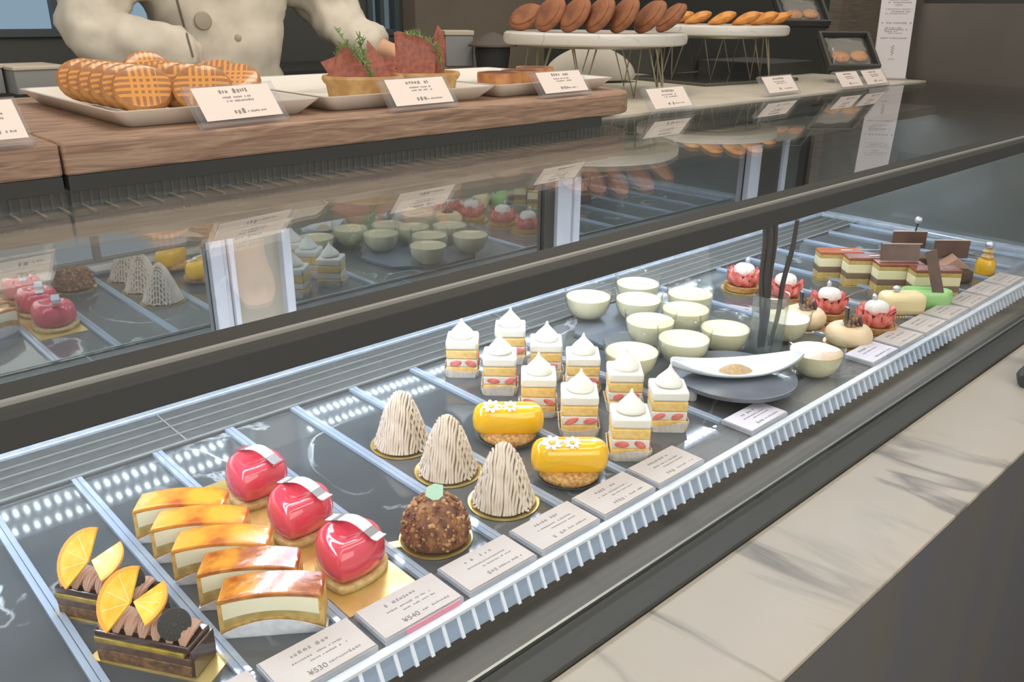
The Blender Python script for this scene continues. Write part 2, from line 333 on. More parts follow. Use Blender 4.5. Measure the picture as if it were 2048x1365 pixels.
# ------------------------------------------------------------------ mesh builder
class MB:
    def __init__(s): s.v = []; s.f = []; s.mi = []
    def add(s, vs, fs, mi=0):
        o = len(s.v); s.v += [tuple(v) for v in vs]; s.f += [[i + o for i in f] for f in fs]; s.mi += [mi] * len(fs); return s
    def box(s, c, d, rot=None, mi=0):
        x, y, z = (k / 2 for k in d)
        vs = [Vector((sx * x, sy * y, sz * z)) for sz in (-1, 1) for sy in (-1, 1) for sx in (-1, 1)]
        if rot is not None: vs = [(rot @ v) for v in vs]
        vs = [v + Vector(c) for v in vs]
        return s.add(vs, [[0, 2, 3, 1], [4, 5, 7, 6], [0, 1, 5, 4], [2, 6, 7, 3], [0, 4, 6, 2], [1, 3, 7, 5]], mi)
    def bx(s, x0, x1, y0, y1, z0, z1, mi=0): return s.box(((x0 + x1) / 2, (y0 + y1) / 2, (z0 + z1) / 2), (x1 - x0, y1 - y0, z1 - z0), None, mi)
    def loft(s, rings, cap0=True, cap1=True, mi=0):
        n = len(rings[0]); vs = [v for r in rings for v in r]; fs = []
        for i in range(len(rings) - 1):
            for j in range(n):
                k = (j + 1) % n; fs.append([i * n + j, i * n + k, (i + 1) * n + k, (i + 1) * n + j])
        if cap0: fs.append(list(range(n - 1, -1, -1)))
        if cap1: fs.append([(len(rings) - 1) * n + j for j in range(n)])
        return s.add(vs, fs, mi)
    def lathe(s, prof, seg=32, c=(0, 0, 0), sx=1, sy=1, cap0=True, cap1=True, mi=0, wob=0.0):
        rings = []
        for r, z in prof:
            rings.append([(c[0] + r * sx * math.cos(2 * PI * j / seg) * (1 + wob * math.sin(j * 2.7)), c[1] + r * sy * math.sin(2 * PI * j / seg) * (1 + wob * math.sin(j * 2.7)), c[2] + z) for j in range(seg)])
        return s.loft(rings, cap0, cap1, mi)
    def prism(s, out, z0, z1, mi=0):
        return s.loft([[(x, y, z0) for x, y in out], [(x, y, z1) for x, y in out]], True, True, mi)
    def tube(s, pts, r, seg=8, mi=0, cap=True):
        pts = [Vector(p) for p in pts]; rings = []; up = None
        for i, p in enumerate(pts):
            t = (pts[min(i + 1, len(pts) - 1)] - pts[max(i - 1, 0)]).normalized()
            if up is None:
                up = Vector((0, 0, 1)) if abs(t.z) < 0.9 else Vector((1, 0, 0))
            a = t.cross(up).normalized(); b = a.cross(t).normalized(); up = b
            rr = r[i] if isinstance(r, (list, tuple)) else r
            rings.append([p + (a * math.cos(2 * PI * j / seg) + b * math.sin(2 * PI * j / seg)) * rr for j in range(seg)])
        return s.loft(rings, cap, cap, mi)
    def ball(s, c, r, seg=14, rot=None, mi=0):
        rx, ry, rz = r if isinstance(r, (tuple, list)) else (r, r, r)
        n = max(5, seg // 2); rings = []
        for i in range(1, n):
            a = -PI / 2 + PI * i / n; ring = []
            for j in range(seg):
                v = Vector((rx * math.cos(a) * math.cos(2 * PI * j / seg), ry * math.cos(a) * math.sin(2 * PI * j / seg), rz * math.sin(a)))
                if rot is not None: v = rot @ v
                ring.append(v + Vector(c))
            rings.append(ring)
        vs = [v for rg in rings for v in rg]; bo = Vector((0, 0, -rz)); to = Vector((0, 0, rz))
        if rot is not None: bo = rot @ bo; to = rot @ to
        vs += [bo + Vector(c), to + Vector(c)]; fs = []
        for i in range(len(rings) - 1):
            for j in range(seg):
                k = (j + 1) % seg; fs.append([i * seg + j, i * seg + k, (i + 1) * seg + k, (i + 1) * seg + j])
        L = len(rings) - 1; b0 = len(vs) - 2
        for j in range(seg):
            k = (j + 1) % seg; fs.append([b0, k, j]); fs.append([b0 + 1, L * seg + j, L * seg + k])
        return s.add(vs, fs, mi)
    def obj(s, name, mats, parent=None, loc=(0, 0, 0), rot=(0, 0, 0), bev=0.0, smooth=True, ang=38, sub=0, seg=2):
        me = bpy.data.meshes.new(name); me.from_pydata(s.v, [], s.f)
        if not isinstance(mats, (list, tuple)): mats = [mats]
        for m in mats: me.materials.append(m)
        if len(mats) > 1: me.polygons.foreach_set('material_index', s.mi)
        me.polygons.foreach_set('use_smooth', [smooth] * len(me.polygons)); me.update()
        bm = bmesh.new(); bm.from_mesh(me); bmesh.ops.recalc_face_normals(bm, faces=bm.faces); bm.to_mesh(me); bm.free()
        if smooth and not sub: me.set_sharp_from_angle(angle=R(ang))
        o = bpy.data.objects.new(name, me); COL.objects.link(o)
        o.location = loc; o.rotation_euler = rot
        if parent is not None: o.parent = parent
        if bev:
            b = o.modifiers.new('bevel', 'BEVEL'); b.width = bev; b.segments = seg; b.limit_method = 'ANGLE'; b.angle_limit = R(40)
        if sub:
            q = o.modifiers.new('sub', 'SUBSURF'); q.levels = sub; q.render_levels = sub
        return o
def tag(o, label, cat, group=None, kind=None):
    if label: o['label'] = label
    if cat: o['category'] = cat
    if group: o['group'] = group
    if kind: o['kind'] = kind
    return o
def thing(name, label, cat, loc=(0, 0, 0), rz=0.0, group=None):
    o = bpy.data.objects.new(name, None); COL.objects.link(o); o.empty_display_size = 0.03
    o.location = loc; o.rotation_euler = (0, 0, rz)
    return tag(o, label, cat, group)
def dup(src, loc, rz, label, parent=None):
    def rec(o, par):
        c = o.copy(); COL.objects.link(c); c.parent = par
        for ch in kids.get(o, []): rec(ch, c)
        return c
    kids = {}
    for o in COL.objects:
        if o.parent is not None: kids.setdefault(o.parent, []).append(o)
    r = rec(src, parent); r.location = loc
    r.rotation_euler = (src.rotation_euler[0], src.rotation_euler[1], rz); r['label'] = label
    return r
def struct(name, mb, mat, **k): return tag(mb.obj(name, mat, **k), None, None, None, 'structure')
def rotz(a): return Matrix.Rotation(a, 3, 'Z')
def rotx(a): return Matrix.Rotation(a, 3, 'X')
def roty(a): return Matrix.Rotation(a, 3, 'Y')
def dashes(mb, x0, x1, y, h, z, seed, gap=0.35, axis='flat', bold=1.0):
    rd = random.Random(seed); x = x0
    while x < x1:
        w = rd.uniform(0.5, 1.3) * h * bold
        if rd.random() > gap * 0.45:
            hh = h * rd.uniform(0.55, 1.0); yy = y + rd.uniform(-0.1, 0.1) * h
            mb.box((x + w / 2, yy, z), (w * 0.72, hh, 0.0003))
            if rd.random() > 0.5: mb.box((x + w / 2, yy + hh * 0.55, z), (w * 0.4, hh * 0.3, 0.0003))
        x += w + h * 0.18
def text_mesh(body, size):
    cu = bpy.data.curves.new('price', 'FONT'); cu.body = body; cu.size = size; cu.extrude = 0.0001; cu.align_x = 'LEFT'
    t = bpy.data.objects.new('price', cu); COL.objects.link(t)
    bpy.context.view_layer.update()
    me = bpy.data.meshes.new_from_object(t.evaluated_get(bpy.context.evaluated_depsgraph_get()))
    COL.objects.unlink(t); bpy.data.objects.remove(t); return me

# ------------------------------------------------------------------ the room
ZG = -0.80                       # shop floor
struct('floor', MB().bx(-3, 6, -2.5, 5, ZG - 0.05, ZG), m_floor)
YB = 4.0
wb = MB(); wb.bx(-3, 0.2, YB, YB + 0.1, ZG, 2.1); wb.bx(0.2, 1.62, YB, YB + 0.1, ZG, 0.39); wb.bx(1.62, 2.70, YB, YB + 0.1, ZG, 2.1); wb.bx(2.70, 2.88, YB, YB + 0.1, ZG, 0.38)
wb.bx(0.2, 1.62, YB, YB + 0.1, 1.2, 2.1); wb.bx(2.70, 2.88, YB, YB + 0.1, 1.2, 2.1); wb.bx(2.88, 6, YB, YB + 0.1, ZG, 2.1)
struct('wall_back', wb, m_darkw)
struct('wall_right', MB().bx(4.9, 5.0, -2.5, YB, ZG, 2.1), m_darkw)
p0 = atd(826, 30, 4.0); p1 = atd(1012, 30, 4.0)
struct('trim_1', MB().bx(2.92, 3.9, YB - 0.12, YB - 0.005, ZG, 2.1), m_wallb)
def window(n, x0, x1, z0, z1, xs, box=None, pane=None):
    e = MB(); w = 0.03; y = YB - 0.02
    e.bx(x0, x1, y, y + 0.05, z0 - w, z0); e.bx(x0, x1, y, y + 0.05, z1, z1 + w); e.bx(x0 - w, x0, y, y + 0.05, z0 - w, z1 + w); e.bx(x1, x1 + w, y, y + 0.05, z0 - w, z1 + w)
    for x in xs: e.bx(x - 0.012, x + 0.012, y, y + 0.05, z0, z1)
    if box: e.bx(*box)
    r = tag(e.obj(n, m_winfr), None, None, None, 'structure')
    MB().bx(x0, x1, y + 0.055, y + 0.062, z0, z1).obj('window_pane', pane or m_win, r)
window('window_1', 0.22, 1.60, 0.405, 1.18, (0.72, 1.17), (1.22, 1.36, YB - 0.07, YB - 0.03, 0.45, 0.56))
window('window_2', 2.72, 2.86, 0.39, 1.18, (2.78,), None, m_win2)
struct('trim_2', MB().bx(-0.5, 2.3, YB - 0.7, YB - 0.13, ZG, 0.25), m_black)          # dark back counter under the window
struct('trim_3', MB().bx(3.92, 4.8, 2.0, 2.06, 0.32, 1.2), m_brick)
# slatted brown panel and the satin partition at the far end of the case
struct('wall_end', MB().bx(2.84, 2.88, 0.1, 1.30, ZG, 0.525), m_brownw)

# ------------------------------------------------------------------ the refrigerated display case
XA, XE = -0.55, 2.14
ZF = -0.004
case = thing('display_case', 'long refrigerated glass cake display case with a pale marble ledge', 'display case', (0, 0, 0))
def cp(name, mb, mat, parent=case, **k): return mb.obj(name, mat, parent, **k)
body = MB(); body.bx(XA, XE + 0.66, 0.275, 2.11, ZG, -0.09)
body.bx(XE + 0.02, XE + 0.66, 0.50, 1.115, -0.09, 0.27)
cp('cabinet_body', body, m_black)
cp('front_panel', MB().bx(XA, XE + 0.66, 0.262, 0.274, ZG + 0.002, -0.0565), m_facade)
cp('marble_ledge', MB().bx(XA, XE + 0.66, 0.262, 0.399, -0.056, -0.05), m_stone, bev=0.001)
ga = MB(); ga.loft([[(x, 0.3995, -0.055), (x, 0.4005, -0.045), (x, 0.418, -0.040), (x, 0.433, -0.041), (x, 0.436, -0.055)] for x in (XA, XE + 0.66)])
cp('front_gasket', ga, m_gasket, ang=20)
cp('gasket_trim', MB().bx(XA, XE + 0.66, 0.4365, 0.4395, -0.052, -0.0395), m_alu)
ip = MB(); ip.loft([[(x, 0.440, -0.060), (x, 0.440, -0.050), (x, 0.4765, -0.040), (x, 0.4765, -0.024), (x, 0.4785, -0.024), (x, 0.4785, -0.060)] for x in (XA, XE)])
cp('inner_front_panel', ip, m_steel, ang=15)
# air grille behind the trays, sill, dark track, door bottom rail
gr = MB(); gr.bx(XA, XE, 0.951, 1.050, -0.03, -0.004)
cp('air_grille', gr, m_grille)
gl = MB()
for y in (1.026, 1.004, 0.978):
    gl.bx(XA, XE, y - 0.0012, y + 0.0012, -0.0038, -0.002)
    gl.bx(XA, XE, y + 0.002, y + 0.006, -0.0039, -0.0034, 1)
for x in (-0.25, 0.345, 0.94, 1.53): gl.bx(x - 0.0012, x + 0.0012, 0.952, 1.049, -0.0038, -0.0025)
cp('grille_slot', gl, [m_grline, m_black])
cp('rear_sill', MB().bx(XA, XE, 1.0515, 1.090, -0.03, 0.0), m_sill, bev=0.0015)
cp('door_track', MB().bx(XA, XE, 1.091, 1.117, -0.03, -0.008), m_black)
cp('door_bottom_rail', MB().bx(XA, XE, 1.118, 1.131, -0.03, 0.007), m_sill, bev=0.001)
YD = 1.1345
def door(x0, x1):
    d = MB().bx(x0, x1, YD, YD + 0.006, 0.004, 0.203).obj('sliding_door', m_mirror, case)
    return d
d1 = door(XA, 0.476); d2 = door(0.598, 1.14); d3 = door(1.236, 1.845); d4 = door(2.0, XE)
st = MB(); st.bx(0.474, 0.492, 1.120, 1.133, 0.0, 0.21); st.bx(0.493, 0.500, 1.124, 1.134, 0.0, 0.21); st.bx(0.501, 0.509, 1.118, 1.133, 0.0, 0.21); st.bx(0.584, 0.598, 1.118, 1.134, 0.0, 0.21)
st.obj('door_frame', m_white, d1, bev=0.001)
hp = MB(); hp.bx(0.508, 0.585, 1.132, 1.138, 0.003, 0.205)
h = hp.obj('handle_panel', m_handle, d1)
h2 = MB(); h2.lathe([(0.012, 0), (0.010, 0.004), (0.002, 0.0045)], 20, sx=1.3, sy=0.7); h2.obj('finger_pull', m_black, h, loc=(0.547, 1.1315, 0.045), rot=(R(90), 0, 0))
st = MB(); st.bx(1.141, 1.168, 1.124, 1.134, 0.0, 0.21, 1); st.bx(1.168, 1.178, 1.116, 1.133, 0.0, 0.21); st.bx(1.179, 1.208, 1.120, 1.133, 0.0, 0.21); st.bx(1.209, 1.216, 1.123, 1.133, 0.0, 0.21); st.bx(1.217, 1.235, 1.118, 1.133, 0.0, 0.21)
st.obj('door_frame', [m_white, m_steel], d2, bev=0.001)
st = MB(); st.bx(1.845, 1.892, 1.118, 1.133, 0.0, 0.21); st.bx(1.893, 2.0, 1.126, 1.133, 0.0, 0.21, 1); st.bx(2.0, 2.02, 1.118, 1.133, 0.0, 0.21)
st.obj('door_frame', [m_white, m_steel], d3, bev=0.001)
cp('door_top_rail', MB().bx(XA, XE, 1.117, 1.134, 0.2035, 0.2085), m_sill)
cp('header_panel', MB().bx(XA, XE, 1.136, 1.145, 0.2095, 0.289), m_header)
hf = MB()
k = XA
while k < XE:
    hf.bx(k, k + 0.003, 1.1335, 1.1358, 0.2095, 0.286); k += 0.0115
cp('header_fin', hf, m_hfin, smooth=False)
cp('rear_cabinet', MB().bx(XA, XE + 0.66, 1.16, 2.10, -0.089, 0.2695), m_black)
cp('counter_slab', MB().bx(XA, XE + 0.66, 1.146, 2.12, 0.27, 0.303), m_counter)
cp('counter_edge', MB().bx(XA, XE + 0.66, 1.119, 1.1455, 0.291, 0.303), m_counter)
cp('top_glass', MB().bx(XA, XE + 0.66, 0.482, 1.117, 0.294, 0.300), m_topglass)
tr = MB(); tr.bx(XA, XE + 0.66, 0.4785, 0.503, 0.284, 0.2935); tr.bx(XA, XE + 0.66, 0.481, 0.505, 0.3005, 0.304)
tr.bx(XA, XE + 0.66, 0.458, 0.474, 0.284, 0.303)
cp('top_rail', tr, m_black, bev=0.001)
cp('top_rail_trim', MB().bx(XA, XE + 0.66, 0.4742, 0.4783, 0.288, 0.3052), m_trimline)
cp('front_glass', MB().loft([[(x, 0.4345, -0.0385), (x, 0.4290, -0.0385), (x, 0.460, 0.2835), (x, 0.4655, 0.2835)] for x in (XA, XE + 0.66)]), m_glass)
cp('end_panel', MB().bx(XE, XE + 0.016, 0.49, 1.116, -0.02, 0.29), m_blackgl)
cp('end_sill', MB().bx(XE - 0.035, XE - 0.0005, 0.50, 1.05, -0.03, 0.004), m_sill, bev=0.0015)
# the LED bar under the top glass: housing with ticks, two rows of bulbs
LY, LZ = 0.865, 0.279
led = thing('led_light_bar', 'slim grey LED light bar under the top glass of the case', 'light', (0, 0, 0))
lh = MB(); lh.bx(XA, XE - 0.002, LY - 0.045, LY + 0.045, LZ + 0.006, LZ + 0.0145); lh.bx(XA, XE - 0.002, LY - 0.045, LY - 0.042, LZ - 0.003, LZ + 0.006); lh.bx(XA, XE - 0.002, LY + 0.042, LY + 0.045, LZ - 0.003, LZ + 0.006)
lh.obj('housing', m_header, led, smooth=False)
for yy in (LY - 0.030, LY + 0.030):
    lb = MB(); k = XA + 0.01
    while k < XE - 0.02:
        lb.bx(k, k + 0.0050, yy - 0.009, yy + 0.009, LZ - 0.001, LZ + 0.0005); k += 0.0162
    tag(lb.obj('led_bulb', m_led, led, smooth=False), None, None, None, 'stuff')
    MB().bx(XA, XE - 0.002, yy - 0.0115, yy + 0.0115, LZ + 0.001, LZ + 0.0055).obj('led_strip', m_ledhouse, led)
ah = MB(); ah.bx(XA, XE - 0.002, 0.965, 1.012, 0.283, 0.2895)
k = XA + 0.005
while k < XE - 0.01:
    ah.bx(k, k + 0.003, 0.967, 1.010, 0.2897, 0.2925, 1); k += 0.0245
cp('air_outlet', ah, [m_ledhouse, m_hfin], smooth=False)
fl = thing('led_front_strip', 'thin LED strip tucked under the black front rail of the case', 'light', (0, 0, 0))
MB().bx(XA, XE - 0.002, 0.4795, 0.4955, 0.2765, 0.2825).obj('channel', m_black, fl)
MB().box(((XA + XE) / 2, 0.4885, 0.2755), (XE - XA - 0.01, 0.011, 0.0015)).obj('diffuser', m_ledstrip, fl)

# ------------------------------------------------------------------ trays: marbled floor, dividers, front rim
tray = thing('cake_tray', 'black marbled cake tray with clear dividers along the case front', 'tray', (0, 0, ZF))
MB().bx(XA, XE - 0.04, 0.481, 0.944, -0.008, 0.0).obj('tray_floor', m_floor_marble, tray)
dv = [0.030, 0.1235, 0.2125, 0.3040, 0.3955, 0.4880, 0.5800]
def divider(x, y0=0.5345, y1=0.944):
    m = MB(); m.bx(x - 0.0056, x - 0.0004, y0, y1, 0.0004, 0.0046); m.bx(x + 0.0004, x + 0.0056, y0, y1, 0.0004, 0.0046)
    m.obj('divider', m_acryl, tray)
for x in dv + [0.685, 0.880, 1.283, 1.475, 1.590, 1.705, 1.83, 1.95, 2.06]: divider(x)
divider(-0.0635); divider(-0.157)
rr = MB(); rr.bx(XA, XE - 0.04, 0.9455, 0.9485, -0.008, 0.0042)
rr.obj('rear_rim', m_clear, tray)
MB().bx(XA, XE - 0.04, 0.9450, 0.9492, 0.0043, 0.0052).obj('rim_edge', m_grline, tray)
fr = MB(); fr.bx(XA, XE - 0.04, 0.4840, 0.5335, 0.0002, 0.0036)
fr.obj('card_shelf', m_clear, tray)
fr = MB(); fr.loft([[(x, 0.4700, -0.018), (x, 0.4712, -0.018), (x, 0.4805, 0.0034), (x, 0.4790, 0.0034)] for x in (XA, XE - 0.04)])
fr.obj('front_rim', m_ribback, tray)
rb = MB(); k = XA + 0.004
while k < XE - 0.05:
    rb.loft([[(x, 0.4668, -0.018), (x, 0.4699, -0.018), (x, 0.4776, 0.0004), (x, 0.4755, 0.0004)] for x in (k, k + 0.0036)]); k += 0.0172
rb.bx(XA, XE - 0.04, 0.4750, 0.4838, 0.0005, 0.0038)
rb.obj('rim_rib', m_rib, tray, smooth=False)

# ------------------------------------------------------------------ price cards in the case
def price_card(label, x0, x1, y0, y1, z, mat, price=None, seed=1, group='price cards on the tray rim', edge=None, tilt=0.0, n=4):
    w, d = x1 - x0, y1 - y0
    t = thing('price_card', label, 'price card', ((x0 + x1) / 2, (y0 + y1) / 2, z), 0, group)
    t.rotation_euler = (tilt, 0, 0)
    h = MB().box((0, 0, 0.0028), (w, d, 0.0056)).obj('holder', m_holder, t, bev=0.0006)
    MB().box((0, 0, 0.0062), (w * 0.965, d * 0.93, 0.0009)).obj('card', mat, t)
    ink = MB(); zt = 0.0068
    dashes(ink, -w * 0.22, w * 0.16, d * 0.24, d * 0.075, zt, seed, bold=1.0)
    dashes(ink, -w * 0.26, w * 0.28, d * 0.06, d * 0.04, zt, seed + 1)
    if n > 3: dashes(ink, -w * 0.10, w * 0.30, -d * 0.06, d * 0.035, zt, seed + 2)
    dashes(ink, w * 0.02, w * 0.36, -d * 0.30, d * 0.05, zt, seed + 3)
    if not price: dashes(ink, -w * 0.20, -w * 0.02, -d * 0.30, d * 0.09, zt, seed + 5, bold=0.9)
    ink.obj('print', m_ink, t)
    if price:
        me = text_mesh(price, d * 0.17); me.materials.append(m_inkd)
        o = bpy.data.objects.new('printed_price', me); COL.objects.link(o); o.parent = t; o.location = (-w * 0.20, -d * 0.36, zt)
    if edge: MB().box((w * 0.1, -d / 2 - 0.0003, 0.003), (w * 0.7, 0.0006, 0.005)).obj('coloured_edge', edge, t)  # thin strip painting the pink heart reflection onto the front edge
    return t
CZ = 0.0
CY0, CY1 = 0.4835, 0.5320
CN = ['beige price card at the front left corner, before the chocolate orange cakes',
      'beige price card in front of the apple custard slices',
      'beige price card with a pink front edge, before the pink heart cakes',
      'beige price card in front of the nut-coated dome',
      'beige price card in front of the chestnut cream mountains',
      'yellowish beige price card in front of the yellow glazed cakes',
      'beige price card in front of the strawberry shortcakes']
for i, lb in enumerate(CN):
    x0 = 0.1275 + 0.0927 * i
    price_card(lb, x0, x0 + 0.0855, CY0, CY1, CZ, m_card, {1: '¥530', 2: '¥540'}.get(i), 11 + i * 7, edge=m_pinkrefl if i == 2 else None)
price_card('lilac-white price card lying before the round slate stand', 0.872, 0.958, 0.466 + 0.018, 0.512 + 0.018, CZ, m_cardp, None, 90)
far = ['pinkish pale price card nearest the large front pudding cup', 'pale price card in front of the beige mousse domes', 'pale price card in front of the strawberry tarts',
       'pale price card before the cream-yellow loaf cake', 'pale price card in front of the green glazed oval cake', 'pale price card before the layered cream cakes', 'pale price card at the far right end beside the yellow mini cake']
for i, lb in enumerate(far):
    x0 = 1.204 + 0.0955 * i
    price_card(lb, x0, x0 + 0.089, CY0, CY1, CZ, m_cardp if i == 0 else m_card, None, 130 + i * 9, n=3)  # first card's lilac tint stands in for a pinkish reflection

# ------------------------------------------------------------------ pastries in the case
def rbox(dx, dy, z0, z1, c=(0, 0)): return MB().box((c[0], c[1], (z0 + z1) / 2), (dx, dy, z1 - z0))
VA = R(-42)                                              # cakes are turned towards the shop side

# --- chocolate orange cakes
def choc_orange(label, loc, rz):
    t = thing('chocolate_orange_cake', label, 'cake', loc, rz, 'chocolate orange cakes')
    MB().box((0.004, 0.0, 0.0006), (0.112, 0.0335, 0.0012)).obj('gold_board', m_gold, t)
    L, W = 0.088, 0.030
    rbox(L, W, 0.0013, 0.0125).obj('crunchy_base', m_chocb, t, bev=0.0012)
    rbox(L, W, 0.0126, 0.0195).obj('chocolate_layer', m_choc, t, bev=0.0008)
    rbox(L * 0.94, W + 0.0008, 0.0196, 0.0245, (-0.003, 0)).obj('citrus_jelly', m_jelly, t, bev=0.001)
    rbox(L, W, 0.0246, 0.0315).obj('chocolate_glaze', m_chocg, t, bev=0.0015)
    MB().box((L / 2 + 0.0015, 0, 0.015), (0.003, W * 1.02, 0.026)).obj('glazed_end', m_chocg, t, bev=0.001)
    cr = MB()
    for k in range(7):                                    # piped shell border, each shell a fan of ribs
        x = -L / 2 + 0.0065 + k * 0.0122
        for q in range(4):
            pts = []
            for i in range(9):
                u = i / 8; ang = PI * u * 0.94
                pts.append((x + (q - 1.5) * 0.0030 * math.sin(ang * 0.9 + 0.15) + 0.0045 * u, 0.0125 * math.cos(ang) - 0.002 - 0.0015 * u, 0.0322 + 0.0105 * math.sin(ang) * (1 - 0.06 * (q - 1.5) ** 2)))
            cr.tube(pts, [0.0007 + 0.0019 * math.sin(PI * min(1, (0.16 + 0.84 * i / 8)) * 0.95) for i in range(9)], 8)
    cr.ball((0, 0, 0.033), (L * 0.46, W * 0.34, 0.0060), 14)
    cr.obj('mocha_cream', m_mocha, t)
    def wedge(a0, a1, rad, rot, at, nm):
        n = 12; m = MB(); out = [(0, 0)] + [(rad * 0.9 * math.cos(a0 + (a1 - a0) * i / n), rad * 0.9 * math.sin(a0 + (a1 - a0) * i / n)) for i in range(n + 1)]
        m.prism(out, -0.0011, 0.0011)
        o = m.obj(nm, m_orange, t, loc=at, rot=rot)
        rd = MB(); ring = [(rad * 0.9 * math.cos(a0 + (a1 - a0) * i / n), rad * 0.9 * math.sin(a0 + (a1 - a0) * i / n)) for i in range(n + 1)] + [(rad * math.cos(a0 + (a1 - a0) * i / n), rad * math.sin(a0 + (a1 - a0) * i / n)) for i in range(n, -1, -1)]
        for i in range(n):
            rd.prism([ring[i], ring[i + 1], ring[2 * n - i], ring[2 * n + 1 - i]], -0.0013, 0.0013)
        rd.obj('rind', m_rind, o)
        pm = MB()
        for i in range(1, 4):
            a = a0 + (a1 - a0) * i / 4
            pm.box((rad * 0.45 * math.cos(a), rad * 0.45 * math.sin(a), 0), (rad * 0.8, 0.0006, 0.0026), rotz(a))
        pm.obj('pith', m_pith, o)
    wedge(R(85), R(236), 0.029, (R(52), R(-4), R(6)), (-0.012, -0.004, 0.056), 'orange_slice')
    wedge(R(-60), R(34), 0.027, (R(22), R(-8), R(20)), (-0.011, -0.002, 0.055), 'orange_slice')
    ck = MB(); ck.lathe([(0.0, -0.0018), (0.0115, -0.0018), (0.0128, -0.0008), (0.0128, 0.0008), (0.0115, 0.0018), (0.0, 0.0018)][1:5], 40)
    for k in range(20): a = 2 * PI * k / 20; ck.box((0.0108 * math.cos(a), 0.0108 * math.sin(a), 0.0021), (0.0026, 0.0010, 0.0008), rotz(a))
    for k in range(12): a = 2 * PI * k / 12; ck.box((0.0068 * math.cos(a), 0.0068 * math.sin(a), 0.0021), (0.0022, 0.0022, 0.0008), rotz(a))
    ck.lathe([(0.003, 0.0018), (0.0025, 0.0026)], 12)
    ck.mi = [0 if i < 42 else 1 for i in range(len(ck.f))]
    ck.obj('round_cookie', [m_cookie, m_cookied], t, loc=(0.030, -0.009, 0.0475), rot=(R(56), 0, R(38)))
    return t
ca = math.atan2(0.583 - 0.640, 0.196 - 0.148)
choc_orange('front chocolate orange cake, its piped mocha cream and citrus side fully in view', (0.1683, 0.6052, ZF + 0.0002), R(-57))
choc_orange('rear chocolate orange cake, half hidden behind the one nearer the glass', (0.1624, 0.6850, ZF + 0.0002), R(-57))

# --- apple custard slices
def apple_slice(label, loc, rz, cm):
    t = thing('apple_custard_slice', label, 'cake', loc, rz, 'caramel topped apple slices')
    L, W = 0.088, 0.0305
    def arc(h0, h1, n=14, l=L): return [(-l / 2 + l * i / n, h0 + (h1 - h0) * (1 - (2 * i / n - 1) ** 2)) for i in range(n + 1)]
    def slab(bot, top, w):
        out = bot + top[::-1]; m = MB()
        m.loft([[(x, -w / 2, z) for x, z in out], [(x, w / 2, z) for x, z in out]]); return m
    l2 = L - 0.008
    slab([(-L / 2, 0.001), (L / 2, 0.001)], arc(0.0335, 0.0385), W - 0.0012).obj('crust', m_crust, t)
    slab(arc(0.010, 0.0185, l=l2), arc(0.0175, 0.0245, l=l2), W).obj('apple_layer', m_apple, t)
    slab(arc(0.0178, 0.0248, l=l2), arc(0.0338, 0.0388, l=l2), W + 0.0004).obj('custard', m_custard, t)
    o = slab(arc(0.0338, 0.0389, l=L + 0.001), arc(0.0385, 0.0435, l=L - 0.003), W + 0.0012)
    o.obj('caramel_top', cm, t, bev=0.0012)
    pp = MB()
    for s in (-1, 1):
        out = [(-L / 2 - 0.002, 0.0)] + arc(0.003, 0.0165, l=L + 0.002) + [(L / 2 + 0.002, 0.0)]
        pp.loft([[(x, s * (W / 2 + 0.0012), z) for x, z in out], [(x, s * (W / 2 + 0.0020), z) for x, z in out]])
    pp.bx(-L / 2 - 0.002, L / 2 + 0.002, -W / 2 - 0.002, W / 2 + 0.002, 0.0, 0.0008)
    pp.obj('paper_wrap', m_papersl, t)
    return t
SL = [(0.221, 0.599, 'frontmost caramel apple slice, its custard and apple layers facing the glass', m_caramel),
      (0.224, 0.646, 'second caramel apple slice from the glass', m_caramel),
      (0.222, 0.697, 'middle caramel apple slice of the row of five', m_caramelb),
      (0.221, 0.744, 'fourth caramel apple slice from the glass, with a patchy burnt top', m_caramelb),
      (0.221, 0.789, 'rearmost caramel apple slice with the brightest orange top', m_caramelb)]
for x, y, lb, cm in SL: apple_slice(lb, ((x + 0.0455) * 0.984, (y - 0.0115) * 0.984, ZF), R(-36), cm)

